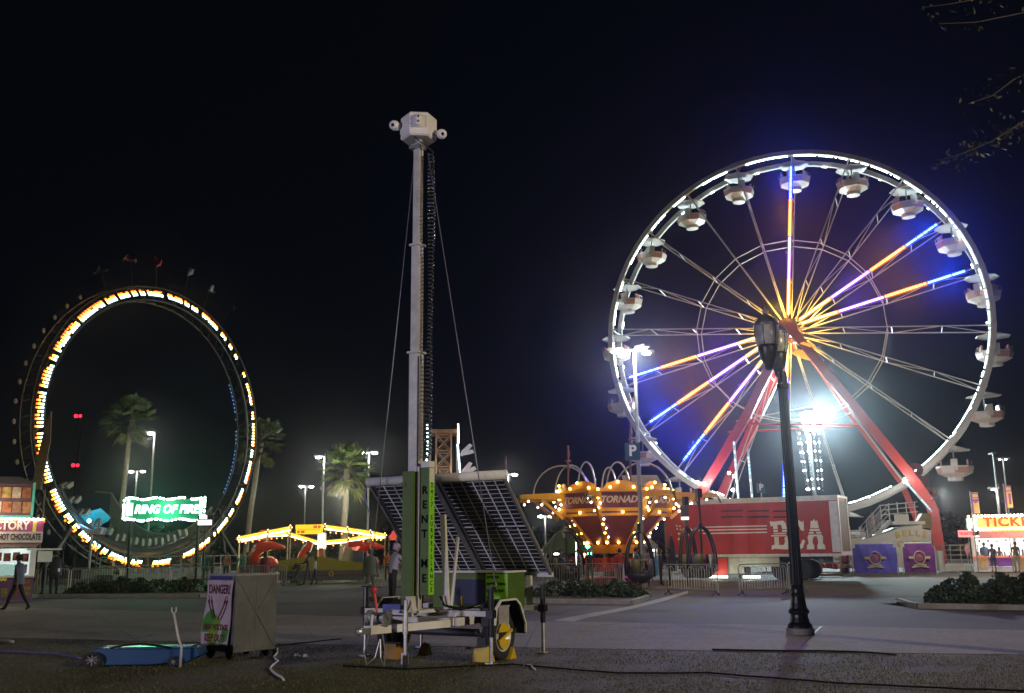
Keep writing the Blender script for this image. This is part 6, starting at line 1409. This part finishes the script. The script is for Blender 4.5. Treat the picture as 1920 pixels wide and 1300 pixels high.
person('child in a grey-green T-shirt and dark jeans in the ticket queue',gp(1878,1073),0,1.48,(.16,.18,.14),(.015,.02,.04),sleeve='short',hairlen=.1,skinc=(.2,.11,.08))
person('person in a black top and pale trousers at the right end of the ticket queue',gp(1909,1074),R_(4),1.78,(.012,.015,.03),(.22,.21,.19),sleeve='short',build=1.1,armL=(12,30))
person('person with a pink and white top standing on the lower wheel deck',Vector((W(1636,1008,62)[0],62,0)),F_C,1.6,(.45,.25,.24),(.3,.28,.26),z=W(1636,1008,62)[2],hairlen=.06)
for (px,py,lab,c,f) in((452,1064,'person in a teal jacket left of the lit children\'s ride',(.05,.13,.13),F_C),(464,1066,'person in black beside the teal-jacketed one left of the lit ride',(.02,.02,.025),F_R),(398,1066,'person in dark clothes behind the grey cabinet near the loop ride',(.03,.03,.03),F_L),(386,1070,'person in a blue jacket left of the dark one behind the cabinet',(.03,.05,.1),F_C),(736,1066,'person in a white T-shirt right of the lit children\'s ride',(.45,.45,.43),F_R),(727,1066,'person in an orange top near the right end of the lit ride',(.5,.16,.04),F_C),(424,1067,'person in a red and white jacket behind the cabinet roof',(.35,.08,.07),F_A)):
    p=G(px,1090);p=Vector((W(px,py,56)[0],56,0));person(lab,p,f,random.uniform(1.6,1.75),c,(.03,.03,.04))
# stroller
p=gp(549,1098);s=thing('stroller','dark stroller with a folded hood pushed before the yellow ride skirt','stroller',p,R_(90))
sb_=mat('stroller_cloth',(.03,.032,.03),.7,var=.3)
b=MB()
for x in(-.24,.24): b.tube([(x,.45,.14),(x,.1,.42),(x,-.3,.75),(x,-.62,1.02)],.016,5);b.tube([(x,-.35,.14),(x,-.05,.5),(x,.2,.62)],.016,5)
b.cyl((-.24,-.62,1.02),(.24,-.62,1.02),.02,n=6);b.cyl((-.24,.1,.42),(.24,.1,.42),.014,n=5);b.build('frame',mat('stroller_frame',(.1,.1,.1),.4,.6),s)
b=MB();b.box((0,.05,.45),(.42,.4,.08));b.box((0,-.22,.68),(.42,.08,.5),Matrix.Rotation(.35,3,'X'));b.box((0,.28,.36),(.4,.1,.2));b.build('seat',sb_,s)
b=MB();b.lathe([(.25,0),(.24,.1),(.18,.2),(.08,.26)],10,T((0,-.2,.88))@Matrix.Rotation(R_(-30),4,'X'),False);b.build('hood',sb_,s)
b=MB();b.box((0,-.1,.2),(.38,.4,.12));b.build('basket',sb_,s)
for x in(-.27,.27):
    for y in(-.36,.46):
        b=MB();b.lathe([(.08,-.02),(.12,-.02),(.12,.02),(.08,.02),(.08,-.02)],14,T((x,y,.12))@Matrix.Rotation(R_(90),4,'Y'),False);b.build('wheel',rubber,s)
# ================================================================== crowd barriers
bst=mat('barrier_steel',(.45,.45,.43),.42,.5,var=.25,scale=5)
def barrier(kind):
    t=thing('crowd_barrier','x','crowd barrier');w_=2.2
    b=MB();b.tube([(.02,0,.14),(.02,0,.98),(.1,0,1.08),(w_-.1,0,1.08),(w_-.02,0,.98),(w_-.02,0,.14)],.021,6)
    b.cyl((.02,0,.2),(w_-.02,0,.2),.018,n=5)
    if kind==0:
        for i in range(1,19): b.cyl((w_*i/19,0,.2),(w_*i/19,0,1.08),.009,n=4)
    else:
        for i in range(5):
            x=.14+i*.43;b.tube([(x,0,.2),(x,0,.9),(x+.05,0,.99),(x+.12,0,1.02),(x+.19,0,.99),(x+.24,0,.9),(x+.24,0,.2)],.011,4)
            b.cyl((x+.12,0,.2),(x+.12,0,1.02),.009,n=4);b.cyl((x+.335,0,.2),(x+.335,0,1.08),.009,n=4)
    b.build('barrier_frame',bst,t)
    for x in(.12,w_-.12):
        b=MB();b.tube([(x,-.27,.02),(x,-.1,.05),(x,0,.16),(x,.1,.05),(x,.27,.02)],.02,5);b.build('foot',dsteel,t)
    return t
def row(pts,kind,desc,grp):
    pr=None;n=0
    for a,c in zip(pts,pts[1:]):
        a=Vector((*a,0));c=Vector((*c,0));L=(c-a).length;m=max(1,round(L/2.26))
        for i in range(m):
            q=barrier(kind) if pr is None else copy_tree(pr)
            if pr is None: pr=q
            q.location=a.lerp(c,i/m);q.rotation_euler=(0,0,math.atan2(c[1]-a[1],c[0]-a[0])+random.uniform(-.02,.02));q['group']=grp;q['label']='%s grey steel crowd barrier from the left %s'%((ORD+['thirteenth','fourteenth'])[n],desc);n+=1
row([(-22.2,43.8),(-13.2,43.9)],0,'in the row behind the left hedge','crowd barriers behind the left hedge')
row([(-13.0,46),(-10.8,46.4)],0,'in the short row behind the grey cabinet','crowd barriers behind the cabinet')
row([(-6.2,41.2),(2.9,40.4),(4.9,38.2)],1,'in the row before the tornado ride','crowd barriers before the tornado ride')
row([(5.6,36.4),(7.9,34.5),(9.9,35.4),(11.0,37.4)],1,'in the row before the red trailer','crowd barriers before the red trailer')

#@@END
scn.render.engine='CYCLES'
scn.cycles.use_denoising=True
try: scn.cycles.denoiser='OPENIMAGEDENOISE'
except Exception: pass
scn.cycles.sample_clamp_indirect=2.5;scn.cycles.sample_clamp_direct=0
scn.cycles.max_bounces=5;scn.cycles.volume_bounces=0;scn.cycles.diffuse_bounces=2;scn.cycles.glossy_bounces=2;scn.cycles.transmission_bounces=3;scn.cycles.transparent_max_bounces=6
scn.cycles.use_light_tree=True;scn.cycles.caustics_reflective=False;scn.cycles.caustics_refractive=False
scn.view_settings.view_transform='Standard';scn.view_settings.look='None';scn.view_settings.exposure=0;scn.view_settings.gamma=1
